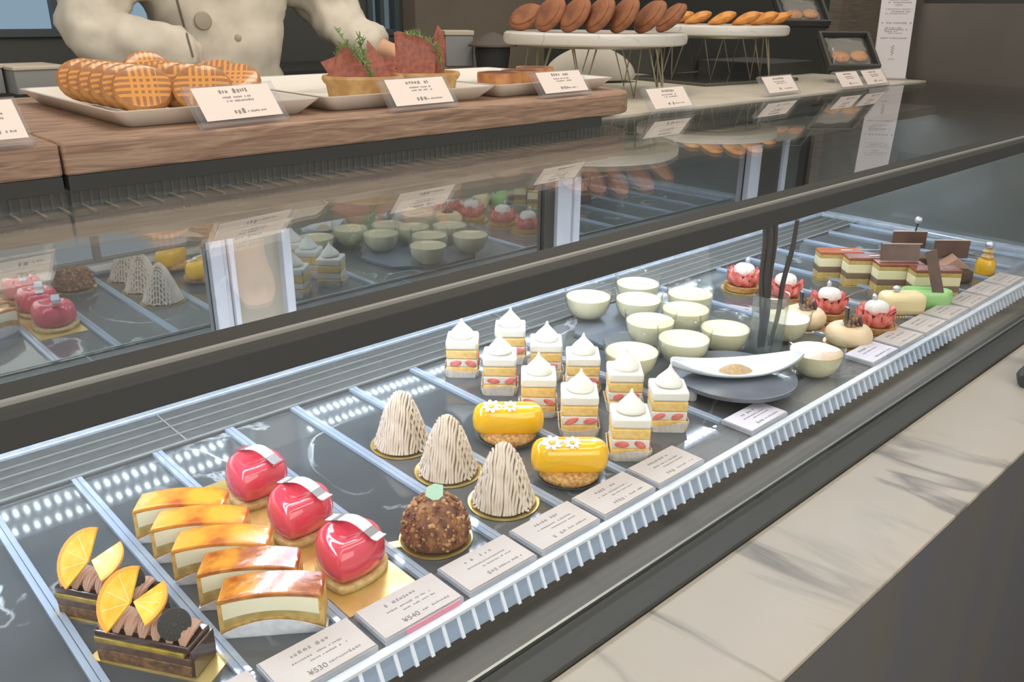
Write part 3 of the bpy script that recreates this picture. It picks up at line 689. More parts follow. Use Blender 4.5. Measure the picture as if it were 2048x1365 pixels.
# --- pink hearts on a long gold board
tag(MB().box((0, 0, 0.0006), (0.074, 0.296, 0.0012)).obj('gold_cake_board', m_gold, loc=(0.3495, 0.6860, ZF + 0.0001)), 'long gold foil cake board under the three pink hearts', 'cake board')
def heart_r(a):                                            # tip towards -y, notch at +y
    x = 16 * math.sin(a) ** 3; y = 13 * math.cos(a) - 5 * math.cos(2 * a) - 2 * math.cos(3 * a) - math.cos(4 * a)
    return (x / 16.5, (y + 2.5) / 15.5)
def heart(label, loc, rz, redtip, sc=1.08):
    t = thing('pink_heart_cake', label, 'cake', loc, rz, 'pink heart cakes')
    N = 56; Rm = 0.0345 * sc
    base = [heart_r(2 * PI * i / N) for i in range(N)]
    # round the outline a little towards a circle
    out = []
    for x, y in base:
        l = math.hypot(x, y); out.append((x * 0.24 + 0.76 * x / max(l, 1e-6), y * 0.24 + 0.76 * y / max(l, 1e-6)))
    for _ in range(14): out = [tuple((out[i - 1][c] + 2 * out[i][c] + out[(i + 1) % N][c]) / 4 for c in (0, 1)) for i in range(N)]
    MB().loft([[(x * Rm * k, y * Rm * k, z) for x, y in out] for k, z in ((1.03, 0), (1.06, 0.0015), (1.06, 0.006), (1.03, 0.0075))]).obj('biscuit_base', m_biscuit, t)
    rings = []
    prof = [(0.90, 0.0076), (0.975, 0.012), (1.02, 0.020), (1.0, 0.029), (0.93, 0.037), (0.80, 0.0432), (0.62, 0.0455), (0.40, 0.0440), (0.20, 0.0415), (0.05, 0.0405)]
    for k, z in prof: rings.append([(x * Rm * k, y * Rm * k, z) for x, y in out])
    MB().loft(rings).obj('glazed_mousse', m_pink, t, sub=1)
    # printed band arched over the top
    L = 0.066; n = 16; b0 = []; b1 = []
    pts = []
    for i in range(n + 1):
        u = i / n - 0.5
        pts.append((u * L, 0.004, 0.0470 + 0.006 * math.cos(u * 5.0) + (0.010 * (-u - 0.2) if u < -0.2 else 0) * 0.4 + (0.16 * (u - 0.36) ** 2 if u > 0.36 else 0)))
    def strip(i0, i1, nm, mat, par):
        m = MB(); hw = 0.0063
        rings = [[(p[0], p[1] - hw, p[2]), (p[0], p[1] + hw, p[2]), (p[0], p[1] + hw, p[2] + 0.0009), (p[0], p[1] - hw, p[2] + 0.0009)] for p in pts[i0:i1 + 1]]
        rings = [[rotz(R(-32)) @ Vector(v) + Vector((0.004, 0.003, 0)) for v in r] for r in rings]
        m.loft(rings); return m.obj(nm, mat, par)
    bd = strip(4, 12, 'decor_band', m_band, t)
    if redtip:
        strip(0, 2, 'band_tip', m_bandred, bd); strip(2, 4, 'band_print', m_bandgrey, bd); strip(12, 15, 'band_print', m_bandgrey, bd); strip(15, 16, 'band_end', m_bandred, bd)
    else:
        strip(0, 2, 'band_end', m_band, bd); strip(2, 4, 'band_print', m_bandgrey, bd); strip(12, 14, 'band_print', m_bandgrey, bd); strip(14, 16, 'band_end', m_band, bd)
    return t
heart('front pink heart cake nearest the glass, with a curled white band', (0.3500, 0.5950, ZF + 0.0014), R(-44), False)
heart('middle pink heart cake of the row of three', (0.3500, 0.6880, ZF + 0.0014), R(-44), False)
heart('rear pink heart cake, its band with a dark red end', (0.3495, 0.7815, ZF + 0.0014), R(-44), True)

# --- nut dome
def gold_round(t, r, tab=None):
    m = MB(); m.lathe([(r * 0.98, 0), (r, 0.0006), (r, 0.0018), (r * 0.93, 0.0018), (r * 0.90, 0.0011), (0.001, 0.0011)], 44)
    if tab is not None:
        m.box((math.cos(tab) * (r + 0.005), math.sin(tab) * (r + 0.005), 0.0009), (0.012, 0.011, 0.0012), rotz(tab))
    m.obj('gold_board', m_gold, t)
t = thing('nut_dome_cake', 'single brown nut-coated dome cake with a pale green chip on top', 'cake', (0.4445, 0.5830, ZF))
gold_round(t, 0.0375, R(155))
prof = [(0.030, 0.0022)] + [(0.0342 * math.cos(a) ** 0.8, 0.006 + 0.042 * math.sin(a)) for a in [R(d) for d in (0, 12, 25, 38, 52, 66, 78, 86)]]
MB().lathe(prof, 40).obj('chocolate_dome', m_nut, t)
cb = MB(); rd = random.Random(3)
for k in range(420):
    a = rd.uniform(0, 2 * PI); e = math.asin(rd.uniform(0.0, 0.98))
    r = 0.0345 * math.cos(e) ** 0.8; p = (r * math.cos(a), r * math.sin(a), 0.006 + 0.0425 * math.sin(e)); s = rd.uniform(0.0012, 0.0034)
    cb.ball(p, (s, s * rd.uniform(0.6, 1), s * rd.uniform(0.6, 1)), 5, Euler((rd.uniform(0, 3), rd.uniform(0, 3), 0)).to_matrix(), mi=0 if rd.random() < 0.45 else 1)
tag(cb.obj('nut_crumb', [m_crumb, m_nut], t, smooth=False), None, None, None, 'stuff')
MB().prism([(-0.008, -0.006), (0.004, -0.009), (0.009, -0.001), (0.006, 0.009), (-0.003, 0.008), (-0.009, 0.002)], -0.0008, 0.0008).obj('green_chip', m_mint, t, loc=(0.0, 0.0, 0.0545), rot=(R(62), R(20), R(-40)))

# --- chestnut cream mountains
def mont(label, loc, rz, seed):
    t = thing('chestnut_cream_cake', label, 'cake', loc, rz, 'chestnut cream mountains')
    gold_round(t, 0.0395)
    rd = random.Random(seed)
    def H(u, v):                                           # u along the ridge, v across
        r2 = min(1.0, (u * u * 0.9 + v * v)); return 0.072 * (1 - r2 ** 0.62) ** 1.0
    RX, RY = 0.034, 0.0345
    def P(u, v):
        zz = max(0.0, 1 - (abs(u) ** 2.1 + abs(v) ** 1.75)); z = 0.069 * zz ** 1.22
        return (u * RX, v * RY, 0.003 + z)
    rings = []
    for k in range(12):
        q = 1 - k / 11 * 0.985; rings.append([(lambda c, s: (P(c, s)[0] * 0.95, P(c, s)[1] * 0.95, max(0.003, P(c, s)[2] - 0.0015)))(q * math.cos(2 * PI * j / 28), q * math.sin(2 * PI * j / 28)) for j in range(28)])
    MB().loft(rings).obj('cream_core', m_chestcore, t)
    m = MB()
    for k in range(22):
        u = -0.96 + 1.92 * k / 21 + rd.uniform(-0.015, 0.015); pts = []
        vm = max(0.12, max(0.0, 1 - abs(u) ** 2.1) ** 0.571); n = 18
        for i in range(n + 1):
            v = (-1 + 2 * i / n) * vm; p = P(u, v)
            w = 0.0007 * math.sin(i * 1.7 + k)
            pts.append((p[0] + w + rd.uniform(-.0003, .0003), p[1], max(p[2], 0.0028) + 0.0006))
        m.tube(pts, 0.00165, 7)
    for sgn in (-1, 1):                                    # short strands hanging at both ends
        for k in range(9):
            v = -0.62 + 1.24 * k / 8; pts = []
            for i in range(7):
                uu = sgn * (0.42 + 0.56 * i / 6 * (1 - 0.25 * abs(v))); p = P(uu, v * (0.9 + 0.1 * i / 6)); pts.append((p[0], p[1], max(p[2], 0.003) + 0.0012))
            m.tube(pts, 0.0014, 6)
    m.obj('cream_strands', m_chestnut, t)
    return t
mont('chestnut cream mountain at the front of its row, nearest the glass', (0.5422, 0.5874, ZF), R(-50), 1)
mont('middle chestnut cream mountain of the row of three', (0.5387, 0.6790, ZF), R(-50), 2)
mont('rear chestnut cream mountain, closest to the sliding doors', (0.5378, 0.7675, ZF), R(-50), 3)

# --- yellow glazed ovals
def yellow(label, loc, rz):
    t = thing('yellow_glazed_cake', label, 'cake', loc, rz, 'yellow glazed oval cakes')
    m = MB(); m.lathe([(0.030, 0.0), (0.036, 0.002), (0.041, 0.008), (0.0418, 0.008), (0.0368, 0.0014), (0.030, -0.0004)][0:4], 40, cap0=True, cap1=False); m.obj('clear_saucer', m_clear, t)
    m = MB(); m.lathe([(0.026, 0.0012), (0.0345, 0.0035), (0.0365, 0.009), (0.034, 0.0135), (0.028, 0.0155)], 44, wob=0.02); m.obj('crumble_base', m_crumble, t, sub=1)
    def stad(k, z):
        Lh, r = 0.0255, 0.0185; o = []
        for i in range(40):
            a = 2 * PI * i / 40; cx = Lh if math.cos(a) > 0 else -Lh
            o.append((cx * (0.985) + r * k * math.cos(a), r * k * math.sin(a), z))
        return o
    rings = [stad(0.60, 0.0125), stad(0.92, 0.0130), stad(1.03, 0.0165), stad(1.08, 0.025), stad(1.05, 0.034), stad(0.92, 0.0415), stad(0.68, 0.0455), stad(0.35, 0.0470), stad(0.05, 0.0473)]
    MB().loft(rings).obj('glazed_mousse', m_ylw, t, sub=1)
    for fx, s, tilt in ((-0.021, 1.55, 0.2), (0.002, 1.3, -0.1)):
        f = MB()
        for k in range(8):
            a = 2 * PI * k / 8 + tilt; f.ball((0.0050 * s * math.cos(a), 0.0050 * s * math.sin(a), 0), (0.0030 * s, 0.0018 * s, 0.0008), 8, rotz(a))
        fo = f.obj('flower', m_flower, t, loc=(fx, -0.007, 0.0476), rot=(R(16), 0, 0))
        MB().ball((0, 0, 0.0006), (0.0022 * s, 0.0022 * s, 0.0012), 8).obj('flower_heart', m_pistil, fo)
    return t
yellow('front yellow glazed oval cake with white sugar flowers, nearest the glass', (0.6347, 0.5766, ZF), R(-42))
yellow('rear yellow glazed oval cake behind the other yellow one', (0.6465, 0.6927, ZF), R(-42))

# --- strawberry shortcakes
def shortcake(label, loc, rz, seed):
    rd = random.Random(seed)
    t = thing('strawberry_shortcake', label, 'cake', loc, rz, 'strawberry shortcake cubes')
    S = 0.0455
    rbox(S, S, 0.001, 0.0165).obj('bottom_sponge', m_spongey, t, bev=0.002)
    rbox(S - 0.001, S - 0.001, 0.0166, 0.0285).obj('cream_filling', m_cream, t, bev=0.0015)
    rbox(S, S, 0.0286, 0.0425).obj('top_sponge', m_spongey, t, bev=0.002)
    rbox(S + 0.001, S + 0.001, 0.0426, 0.0565).obj('cream_top', m_cream, t, bev=0.003)
    for face in (0, 1):
        xs = [-0.011 + rd.uniform(-.003, .003), 0.012 + rd.uniform(-.003, .003)]
        for x in xs:
            m = MB(); m.ball((0, 0, 0), (0.0085 * rd.uniform(.8, 1.1), 0.0016, 0.0047 * rd.uniform(.8, 1.1)), 14, roty(rd.uniform(-0.5, 0.5)))
            lx, ly = (x, -S / 2) if face == 0 else (S / 2, x)
            m.obj('strawberry_slice', m_straw, t, loc=(lx, ly, 0.0222), rot=(0, 0, 0 if face == 0 else R(90)))
    pr = MB(); n = 64; lo = []; hi = []; li = []; hi2 = []
    for i in range(n):
        a = 2 * PI * i / n; c, s = math.cos(a), math.sin(a); q = 1 / max(abs(c), abs(s)); q = min(q, 1.28)
        w = 1 + 0.035 * math.sin(i * PI) ; k = 0.5 * S + 0.0012
        zig = 0.0006 * (1 if i % 2 else -1)
        lo.append((c * q * (k - 0.0005), s * q * (k - 0.0005), 0.0)); hi.append((c * q * (k + 0.002 + zig), s * q * (k + 0.002 + zig), 0.0125 + 0.003 * math.sin(a * 2 + seed)))
        hi2.append((c * q * (k + 0.0014 + zig), s * q * (k + 0.0014 + zig), 0.0125 + 0.003 * math.sin(a * 2 + seed))); li.append((c * q * (k - 0.001), s * q * (k - 0.001), 0.0006))
    pr.loft([lo, hi, hi2, li], True, True); pr.obj('paper_cup', m_paper, t)
    pk = MB(); pk.lathe([(0.0165, 0.0), (0.0182, 0.002), (0.0180, 0.0048), (0.0155, 0.0090), (0.0115, 0.0135), (0.0072, 0.0178), (0.0034, 0.0222), (0.0016, 0.0255), (0.0020, 0.0275), (0.0006, 0.0290)], 28)
    pk.obj('cream_peak', m_cream, t, loc=(rd.uniform(-.001, .001), rd.uniform(-.001, .001), 0.0560), rot=(rd.uniform(-.06, .06), rd.uniform(-.06, .06), 0), sub=1)
    return t
SCK = [(0.751, 0.906, 'strawberry shortcake at the left rear corner of the group'), (0.838, 0.895, 'strawberry shortcake at the right rear corner of the group, nearest the first pudding cup'),
       (0.836, 0.815, 'second shortcake from the rear in the right-hand row'), (0.750, 0.822, 'second shortcake from the rear in the left-hand row'),
       (0.839, 0.744, 'middle shortcake of the right-hand row'), (0.742, 0.736, 'middle shortcake of the left-hand row'),
       (0.841, 0.668, 'second shortcake from the glass in the right-hand row'), (0.742, 0.661, 'second shortcake from the glass in the left-hand row, with strawberry halves in front'),
       (0.838, 0.592, 'shortcake at the right front corner, beside the white boat dish'), (0.742, 0.577, 'shortcake at the left front corner, nearest the glass beside a yellow cake')]
for i, (x, y, lb) in enumerate(SCK): shortcake(lb, (x * 0.984, y * 0.984, ZF), R(-44), 20 + i)

# --- milk puddings, slate boards, boat dish, tumbler of vanilla pods
sl = thing('slate_board', 'large dark grey slate board under the rear pudding cups', 'board', (1.085, 0.818, ZF + 0.0002))
sl2 = MB(); out = [(0.135 * math.cos(2 * PI * k / 8 + 0.3), 0.128 * math.sin(2 * PI * k / 8 + 0.3)) for k in range(8)]
sl2.prism(out, 0.0, 0.008); sl2.obj('slab', m_slate, sl, bev=0.0015)
SZ = ZF + 0.0084
def pudding(label, loc, caramel=False, k=1.0):
    t = thing('pudding_cup', label, 'pudding', loc, 0, 'glass cups of milk pudding')
    o = [(0.0175, 0.0), (0.024, 0.0015), (0.0325, 0.010), (0.0385, 0.024), (0.0412, 0.040), (0.0418, 0.0525), (0.0426, 0.0545)]
    i_ = [(0.0416, 0.0545), (0.0406, 0.052), (0.0398, 0.040), (0.0372, 0.0245), (0.0312, 0.0115), (0.022, 0.0035), (0.001, 0.003)]
    MB().lathe([(r * k, z * k) for r, z in o + i_], 48).obj('glass_cup', m_cup, t)
    MB().lathe([(r * k, z * k) for r, z in [(0.021, 0.0040), (0.0306, 0.0120), (0.0366, 0.0248), (0.0386, 0.0350), (0.0390, 0.0390)]], 48).obj('pudding', m_pud, t)
    MB().lathe([(r * k, z * k) for r, z in [(0.0389, 0.0391), (0.0386, 0.0397), (0.001, 0.0399)]], 48).obj('pudding_top', m_caraml if caramel else m_pudtop, t)
    return t
PUD = [(1191, 575, 1, 'pudding cup alone at the far left edge of the slate board'), (1278, 553, 1, 'pudding cup at the very back of the slate board'),
       (1287, 583, 1, 'pudding cup just in front of the rearmost one'), (1345, 585, 1, 'pudding cup at the back right, partly hidden by a nearer cup'),
       (1308, 620, 1, 'pudding cup in the middle of the slate board'), (1370, 657, 1, 'pudding cup left of the largest cup beside the vanilla tumbler'),
       (1402, 628, 1, 'pudding cup mostly hidden behind two front cups'), (1453, 637, 0, 'pudding cup directly left of the tumbler of vanilla pods'),
       (1265, 682, 1, 'pudding cup nearest the shortcakes at the left front'), (1636, 682, 0, 'frontmost pudding cup with a caramel coloured top'),
       (1574, 616, 0, 'pudding cup hidden behind the tumbler of vanilla pods')]
PW = {0: (1.036, 0.912), 1: (1.158, 0.903), 2: (1.090, 0.846), 3: (1.180, 0.805), 4: (1.020, 0.766), 6: (1.108, 0.762)}   # cups kept a rim apart
for i, (px, py, s, lb) in enumerate(PUD):
    z0 = SZ if s else ZF + 0.0002
    p = onz(px, py, z0 + 0.0545)
    if i in PW: p = Vector((PW[i][0], PW[i][1], 0))
    pudding(lb, (p.x, p.y, z0), i == 9, 0.975)
t = thing('round_slate_stand', 'round grey slate stand on small white feet under the boat dish', 'stand', (0.9834, 0.5849, ZF + 0.0003))
MB().lathe([(0.0845, 0.0185), (0.0860, 0.0195), (0.0860, 0.0245), (0.0845, 0.0255)], 64).obj('slate_disc', m_slate, t)
for a in (50, 165, 330): MB().lathe([(0.006, 0), (0.007, 0.002), (0.006, 0.0184)], 14).obj('foot', m_white, t, loc=(0.074 * math.cos(R(a)), 0.074 * math.sin(R(a)), 0))
t = thing('boat_dish', 'white boat-shaped dish holding a heap of brown powder', 'dish', (0.9862, 0.5838, ZF + 0.0257), R(-34))
def boat(k, zoff):
    rings = []
    n = 20
    for i in range(n + 1):
        u = -1 + 2 * i / n; hw = 0.034 * max(0.02, (1 - abs(u) ** 2.2)) ** 0.75 * k + 0.0008; x = u * 0.100 * (0.985 + 0.015 * k); lift = 0.019 * abs(u) ** 2.2
        rim = 0.0105 + lift; bot = lift * 0.86 + (0 if zoff == 0 else 0.0025)
        rings.append((x, hw, rim, bot))
    return rings
bm_ = MB(); oR = boat(1.0, 0); iR = boat(0.93, 1); ringsv = []
for (x, hw, rim, bot), (xi, hi, ri, bi) in zip(oR, iR):
    ringsv.append([(x, -hw, rim), (x, -hw * 0.86, bot + (rim - bot) * 0.35), (x, -hw * 0.45, bot), (x, hw * 0.45, bot), (x, hw * 0.86, bot + (rim - bot) * 0.35), (x, hw, rim),
                   (x, hi * 0.97, rim + 0.0002), (x, hi * 0.80, bi + (rim - bi) * 0.35), (x, hi * 0.4, min(bi, rim)), (x, -hi * 0.4, min(bi, rim)), (x, -hi * 0.80, bi + (rim - bi) * 0.35), (x, -hi * 0.97, rim + 0.0002)])
bm_.loft(ringsv); bm_.obj('dish', m_dish, t, sub=1)
pw = thing('powder_heap', 'small heap of brown powder on the white boat dish', 'powder', (0.9842, 0.5848, ZF + 0.0257 + 0.0029), R(-34))
MB().lathe([(0.021, 0.0), (0.017, 0.003), (0.012, 0.0065), (0.006, 0.0092), (0.001, 0.0102)], 32, sx=1.25, sy=0.72, wob=0.05).obj('heap', m_powder, pw)
g = onz(1529, 705, ZF)
t = thing('glass_tumbler', 'tall clear glass tumbler standing among the pudding cups', 'glass', (g.x, g.y, ZF + 0.0002))
MB().lathe([(0.0245, 0.0), (0.0255, 0.001), (0.0275, 0.096), (0.0277, 0.0975), (0.0262, 0.0975), (0.0240, 0.010), (0.001, 0.0085)], 40).obj('glass_wall', m_water, t)
for lb, b, e, r in (('thickest dried vanilla pod, leaning left out of the tumbler', (-0.004, 0.003, 0.0105), (-0.012, 0.012, 0.222), 0.0062),
                    ('dried vanilla pod leaning right out of the tumbler', (0.008, -0.004, 0.0105), (0.012, -0.020, 0.215), 0.0040),
                    ('thin dried vanilla pod at the left rear of the tumbler', (-0.012, 0.004, 0.0105), (-0.022, 0.016, 0.225), 0.0032),
                    ('dried vanilla pod upright in the middle of the tumbler', (0.003, 0.006, 0.0105), (-0.003, 0.007, 0.218), 0.0048)):
    b = Vector(b); e = Vector(e); pts = [b.lerp(e, i / 10) + Vector((0.0015 * math.sin(i * 0.9), 0.001 * math.sin(i * 1.3 + 1), 0)) for i in range(11)]
    tag(MB().tube(pts, [r * (0.8 + 0.2 * math.sin(PI * i / 10)) for i in range(11)], 8).obj('vanilla_pod', m_vanilla, loc=(g.x, g.y, ZF)), lb, 'vanilla pod', 'vanilla pods in the tumbler')
# vanilla pods are vertical and tall, their upper ends pass behind the front rail

# --- strawberry tarts
def straw_tart(label, loc, rz, seed):
    rd = random.Random(seed)
    t = thing('strawberry_tart', label, 'tart', loc, rz, 'strawberry tarts with white domes')
    gold_round(t, 0.0415)
    MB().lathe([(0.030, 0.002), (0.034, 0.0025), (0.0355, 0.0125), (0.0335, 0.0130), (0.031, 0.0105), (0.001, 0.0105)], 40).obj('tart_shell', m_tart, t)
    for k in range(7):
        a = 2 * PI * k / 7 + 0.3; m = MB()
        m.lathe([(0.0010, 0.0165), (0.0068, 0.0100), (0.0115, 0.0), (0.0122, -0.007), (0.0095, -0.0125), (0.001, -0.0145)], 18, sx=0.58, sy=1.05); m.v = [tuple(rotx(rd.uniform(-.5, .5)) @ Vector(v)) for v in m.v]
        m.obj('strawberry_half', m_straw, t, loc=(0.0250 * math.cos(a), 0.0250 * math.sin(a), 0.0262), rot=(0, R(22), a))
    MB().lathe([(0.014, 0.0275), (0.0185, 0.031), (0.0200, 0.039), (0.0185, 0.047), (0.0125, 0.0515), (0.001, 0.053)], 32).obj('white_dome', m_mallow, t, sub=1)
    MB().ball((0.006, 0.004, 0.0575), (0.005, 0.0042, 0.0062), 9).obj('silver_leaf', m_silver, t, smooth=False)
    return t
for i, (x, y, lb) in enumerate([(1.409, 0.842, 'rearmost strawberry tart with a white dome, left of the vanilla pods'), (1.408, 0.752, 'strawberry tart with a white dome directly behind the vanilla tumbler'),
                                (1.389, 0.655, 'third strawberry tart from the rear, behind the beige mousse domes'), (1.382, 0.566, 'front strawberry tart, nearest the glass before the cream-yellow loaf')]):
    straw_tart(lb, (x * 0.992, y * 0.992, ZF), R(-40 + 30 * i), 60 + i)

# --- beige mousse domes with nut brittle
def beige(label, loc, rz):
    t = thing('beige_mousse_cake', label, 'cake', loc, rz, 'beige mousse domes with brittle')
    MB().lathe([(0.036, 0), (0.0375, 0.0006), (0.0375, 0.0016), (0.001, 0.0016)], 36).obj('gold_board', m_gold, t)
    MB().lathe([(0.026, 0.0017), (0.033, 0.004), (0.0375, 0.012), (0.0375, 0.020), (0.033, 0.0285), (0.026, 0.0325), (0.018, 0.0335), (0.010, 0.0310), (0.001, 0.0300)], 40).obj('mousse_dome', m_beige, t, sub=1)
    m = MB(); rd = random.Random(5)
    for k in range(26):
        a = rd.uniform(0, 2 * PI); r = rd.uniform(0, 0.013); m.ball((r * math.cos(a), r * math.sin(a), 0.033 + rd.uniform(0, 0.024) * (1 - r / 0.016)), (0.0042, 0.0036, 0.0046), 7)
    m.obj('nut_brittle', m_brittle, t, smooth=False)
    MB().box((-0.009, -0.004, 0.046), (0.0035, 0.010, 0.036), roty(R(-6))).obj('chocolate_shard', m_chocdisc, t)
    MB().lathe([(0.0095, -0.0007), (0.0095, 0.0007)], 24).obj('chocolate_disc', m_chocdisc, t, loc=(0.0155, -0.004, 0.040), rot=(R(70), 0, R(60)))
    return t
beige('beige mousse dome with nut brittle and dark disc, behind the pudding cups', (1.2969, 0.6514, ZF), R(-40))
beige('front beige mousse dome with nut brittle, nearest the glass', (1.2772, 0.5609, ZF), R(-40))

# --- cream-yellow loaf, green oval, layer cakes and small cakes at the far end
t = thing('cream_yellow_loaf_cake', 'smooth cream-yellow loaf cake with silver leaf, behind the front strawberry tart', 'cake', (1.4809, 0.5658, ZF), R(-42))
MB().box((0, 0, 0.0008), (0.086, 0.046, 0.0014)).obj('gold_board', m_gold, t)
MB().box((0, 0, 0.0225), (0.078, 0.040, 0.041)).obj('loaf', m_butter, t, bev=0.012, seg=4)
bd = MB()
for k in range(16): bd.ball((-0.037 + k * 0.0049, -0.0215, 0.0032), 0.0018, 6)
bd.obj('pearl_border', m_cream, t)
MB().ball((-0.012, 0, 0.049), (0.008, 0.006, 0.006), 8).obj('silver_leaf', m_silver, t, smooth=False)
t = thing('green_oval_cake', 'green glazed oval cake with a dark chocolate plank leaning on it', 'cake', (1.5600, 0.5549, ZF), R(-50))
def oval(k, z, cx=0.024, r=0.021): return [((cx if math.cos(2 * PI * i / 36) > 0 else -cx) + r * k * math.cos(2 * PI * i / 36), r * k * math.sin(2 * PI * i / 36), z) for i in range(36)]
MB().loft([oval(0.92, 0.001), oval(1.0, 0.004), oval(1.02, 0.020), oval(1.0, 0.029), oval(0.9, 0.033), oval(0.7, 0.0325), oval(0.55, 0.0285), oval(0.05, 0.0280)]).obj('glazed_ring', m_green, t)
MB().box((0.006, -0.006, 0.064), (0.019, 0.0035, 0.088), roty(R(-16)) @ rotx(R(-10))).obj('chocolate_plank', m_choclate, t)
MB().box((0, 0, 0.0004), (0.094, 0.044, 0.0007)).obj('gold_board', m_gold, t)
def layer(label, loc, rz, topm, sheet=False):
    t = thing('layer_cake', label, 'cake', loc, rz, 'layered cream cakes')
    L, W = 0.086, 0.034
    MB().box((0, 0, 0.0005), (0.092, 0.0365, 0.001)).obj('gold_board', m_gold, t)
    rbox(L, W, 0.0011, 0.0150).obj('sponge_layer', m_layer3, t, bev=0.001)
    rbox(L, W, 0.0151, 0.0265).obj('brown_layer', m_layer2, t, bev=0.001)
    rbox(L, W, 0.0266, 0.0440).obj('cream_layer', m_layer1, t, bev=0.001)
    rbox(L, W, 0.0441, 0.0520).obj('upper_sponge', m_layer3, t, bev=0.001)
    rbox(L + 0.0008, W + 0.0008, 0.0521, 0.0580).obj('glazed_top', topm, t, bev=0.0015)
    if sheet:
        s = MB().box((0.0, 0.004, 0.076), (0.074, 0.0030, 0.034), rotx(R(-14))).obj('chocolate_sheet', m_choclate, t)
        MB().box((0.0, -0.0005, 0.0935), (0.074, 0.0032, 0.0016), rotx(R(-14))).obj('sheet_edge', m_lightedge, s)
    else:
        MB().box((0.012, -0.004, 0.0588), (0.022, 0.004, 0.0009)).obj('silver_strip', m_silver, t)
    return t
layer('rearmost layered cream cake with an orange-red glaze', (1.6108, 0.7528, ZF), R(-44), m_orangetop)
layer('second layered cream cake from the rear, under a dark red glaze', (1.6108, 0.6937, ZF), R(-44), m_redtop)
layer('third layered cream cake, a brown chocolate sheet standing on top', (1.6147, 0.6347, ZF), R(-44), m_redtop, True)
layer('front layered cream cake, right of the green oval cake', (1.6256, 0.5707, ZF), R(-44), m_redtop)
def choc_wedge(label, loc, rz, sheet):
    t = thing('chocolate_wedge_cake', label, 'cake', loc, rz, 'dark chocolate cakes at the far end')
    m = MB(); m.loft([[(x, -0.017, z) for x, z in ((-0.040, 0.001), (0.040, 0.001), (0.040, 0.024), (0.0, 0.040), (-0.040, 0.024))], [(x, 0.017, z) for x, z in ((-0.040, 0.001), (0.040, 0.001), (0.040, 0.024), (0.0, 0.040), (-0.040, 0.024))]])
    m.obj('cake_body', m_choc, t, bev=0.002)
    pk = MB(); pk.loft([[(-0.030, -0.019, 0.030), (0.030, -0.019, 0.030), (0.0, -0.019, 0.052)], [(-0.030, 0.006, 0.034), (0.030, 0.006, 0.034), (0.0, 0.006, 0.056)]]); pk.obj('mocha_wedge', m_mocha, t, bev=0.001)
    s = MB().box((0, 0.012, 0.062), (0.070, 0.003, 0.036)).obj('chocolate_sheet', m_choclate, t)
    MB().box((0, 0.012, 0.0805), (0.070, 0.0032, 0.0014)).obj('sheet_edge', m_lightedge, s)
    if sheet:
        MB().tube([(0.01, 0.012, 0.081), (0.012, 0.012, 0.098)], 0.002, 8).obj('pick', m_chocdisc, t)
        MB().ball((0.012, 0.012, 0.104), 0.008, 12).obj('silver_ball', m_silver, t)
    return t
choc_wedge('left dark chocolate wedge cake with a silver ball pick, behind the layered cakes', (1.7712, 0.6790, ZF), R(-44), True)
choc_wedge('right dark chocolate wedge cake beside the yellow mini cake', (1.7614, 0.5904, ZF), R(-44), False)
t = thing('yellow_mini_cake', 'small round yellow cake topped with a silver ball at the far end', 'cake', (1.8578, 0.5569, ZF))
MB().lathe([(0.021, 0), (0.022, 0.0006), (0.022, 0.002), (0.001, 0.002)], 28).obj('white_base', m_white, t)
MB().lathe([(0.015, 0.0021), (0.0185, 0.004), (0.0195, 0.014), (0.019, 0.028), (0.016, 0.034), (0.001, 0.036)], 32).obj('yellow_body', m_ylw, t)
MB().lathe([(0.010, 0.0355), (0.012, 0.040), (0.007, 0.046), (0.011, 0.050), (0.009, 0.055), (0.001, 0.056)], 20).obj('tan_top', m_biscuit, t)
MB().ball((0, 0, 0.0635), (0.009, 0.009, 0.0085), 12).obj('silver_ball', m_silver, t)
t = thing('serving_tongs', 'black object resting on the marble ledge at the right edge', 'tongs', (1.44, 0.327, -0.0499), R(10))
m = MB(); m.tube([(-0.02, -0.008, 0.012), (0.0, -0.012, 0.014), (0.05, -0.012, 0.012), (0.12, -0.008, 0.010)], [0.012, 0.013, 0.008, 0.007], 12); m.obj('arm', m_black, t)
m = MB(); m.tube([(-0.02, 0.008, 0.012), (0.0, 0.012, 0.014), (0.05, 0.012, 0.012), (0.12, 0.008, 0.010)], [0.012, 0.013, 0.008, 0.007], 12); m.obj('arm', m_black, t)

# ------------------------------------------------------------------ on the counter: walnut planks, plates and tarts
CT = 0.3032
pl = thing('wooden_plank', 'long walnut plank carrying the tart plates, its end rounded', 'plank', (0, 0, 0))
out = [(0.288, 1.045), (1.235, 1.045)] + [(1.235 + 0.105 * math.sin(R(a)), 1.150 - 0.105 * math.cos(R(a))) for a in range(10, 91, 10)] + [(1.335, 1.62), (0.288, 1.62)]
MB().prism(out, 0.318, 0.355).obj('board', m_wood, pl, bev=0.0035)
b_ = MB(); b_.bx(0.290, 1.205, 1.047, 1.112, 0.3006, 0.3178); b_.bx(0.290, 1.205, 1.1135, 1.58, CT, 0.3178); b_.obj('black_base', m_black, pl)
pl2 = thing('wooden_plank', 'second walnut plank cut off by the left edge, beyond a thin seam', 'plank', (0, 0, 0))
MB().prism([(XA, 1.045), (0.2855, 1.045), (0.2855, 1.62), (XA, 1.62)], 0.318, 0.355).obj('board', m_wood, pl2, bev=0.0035)
b_ = MB(); b_.bx(XA, 0.284, 1.047, 1.112, 0.3006, 0.3178); b_.bx(XA, 0.284, 1.1135, 1.58, CT, 0.3178); b_.obj('black_base', m_black, pl2)
PT = 0.3552
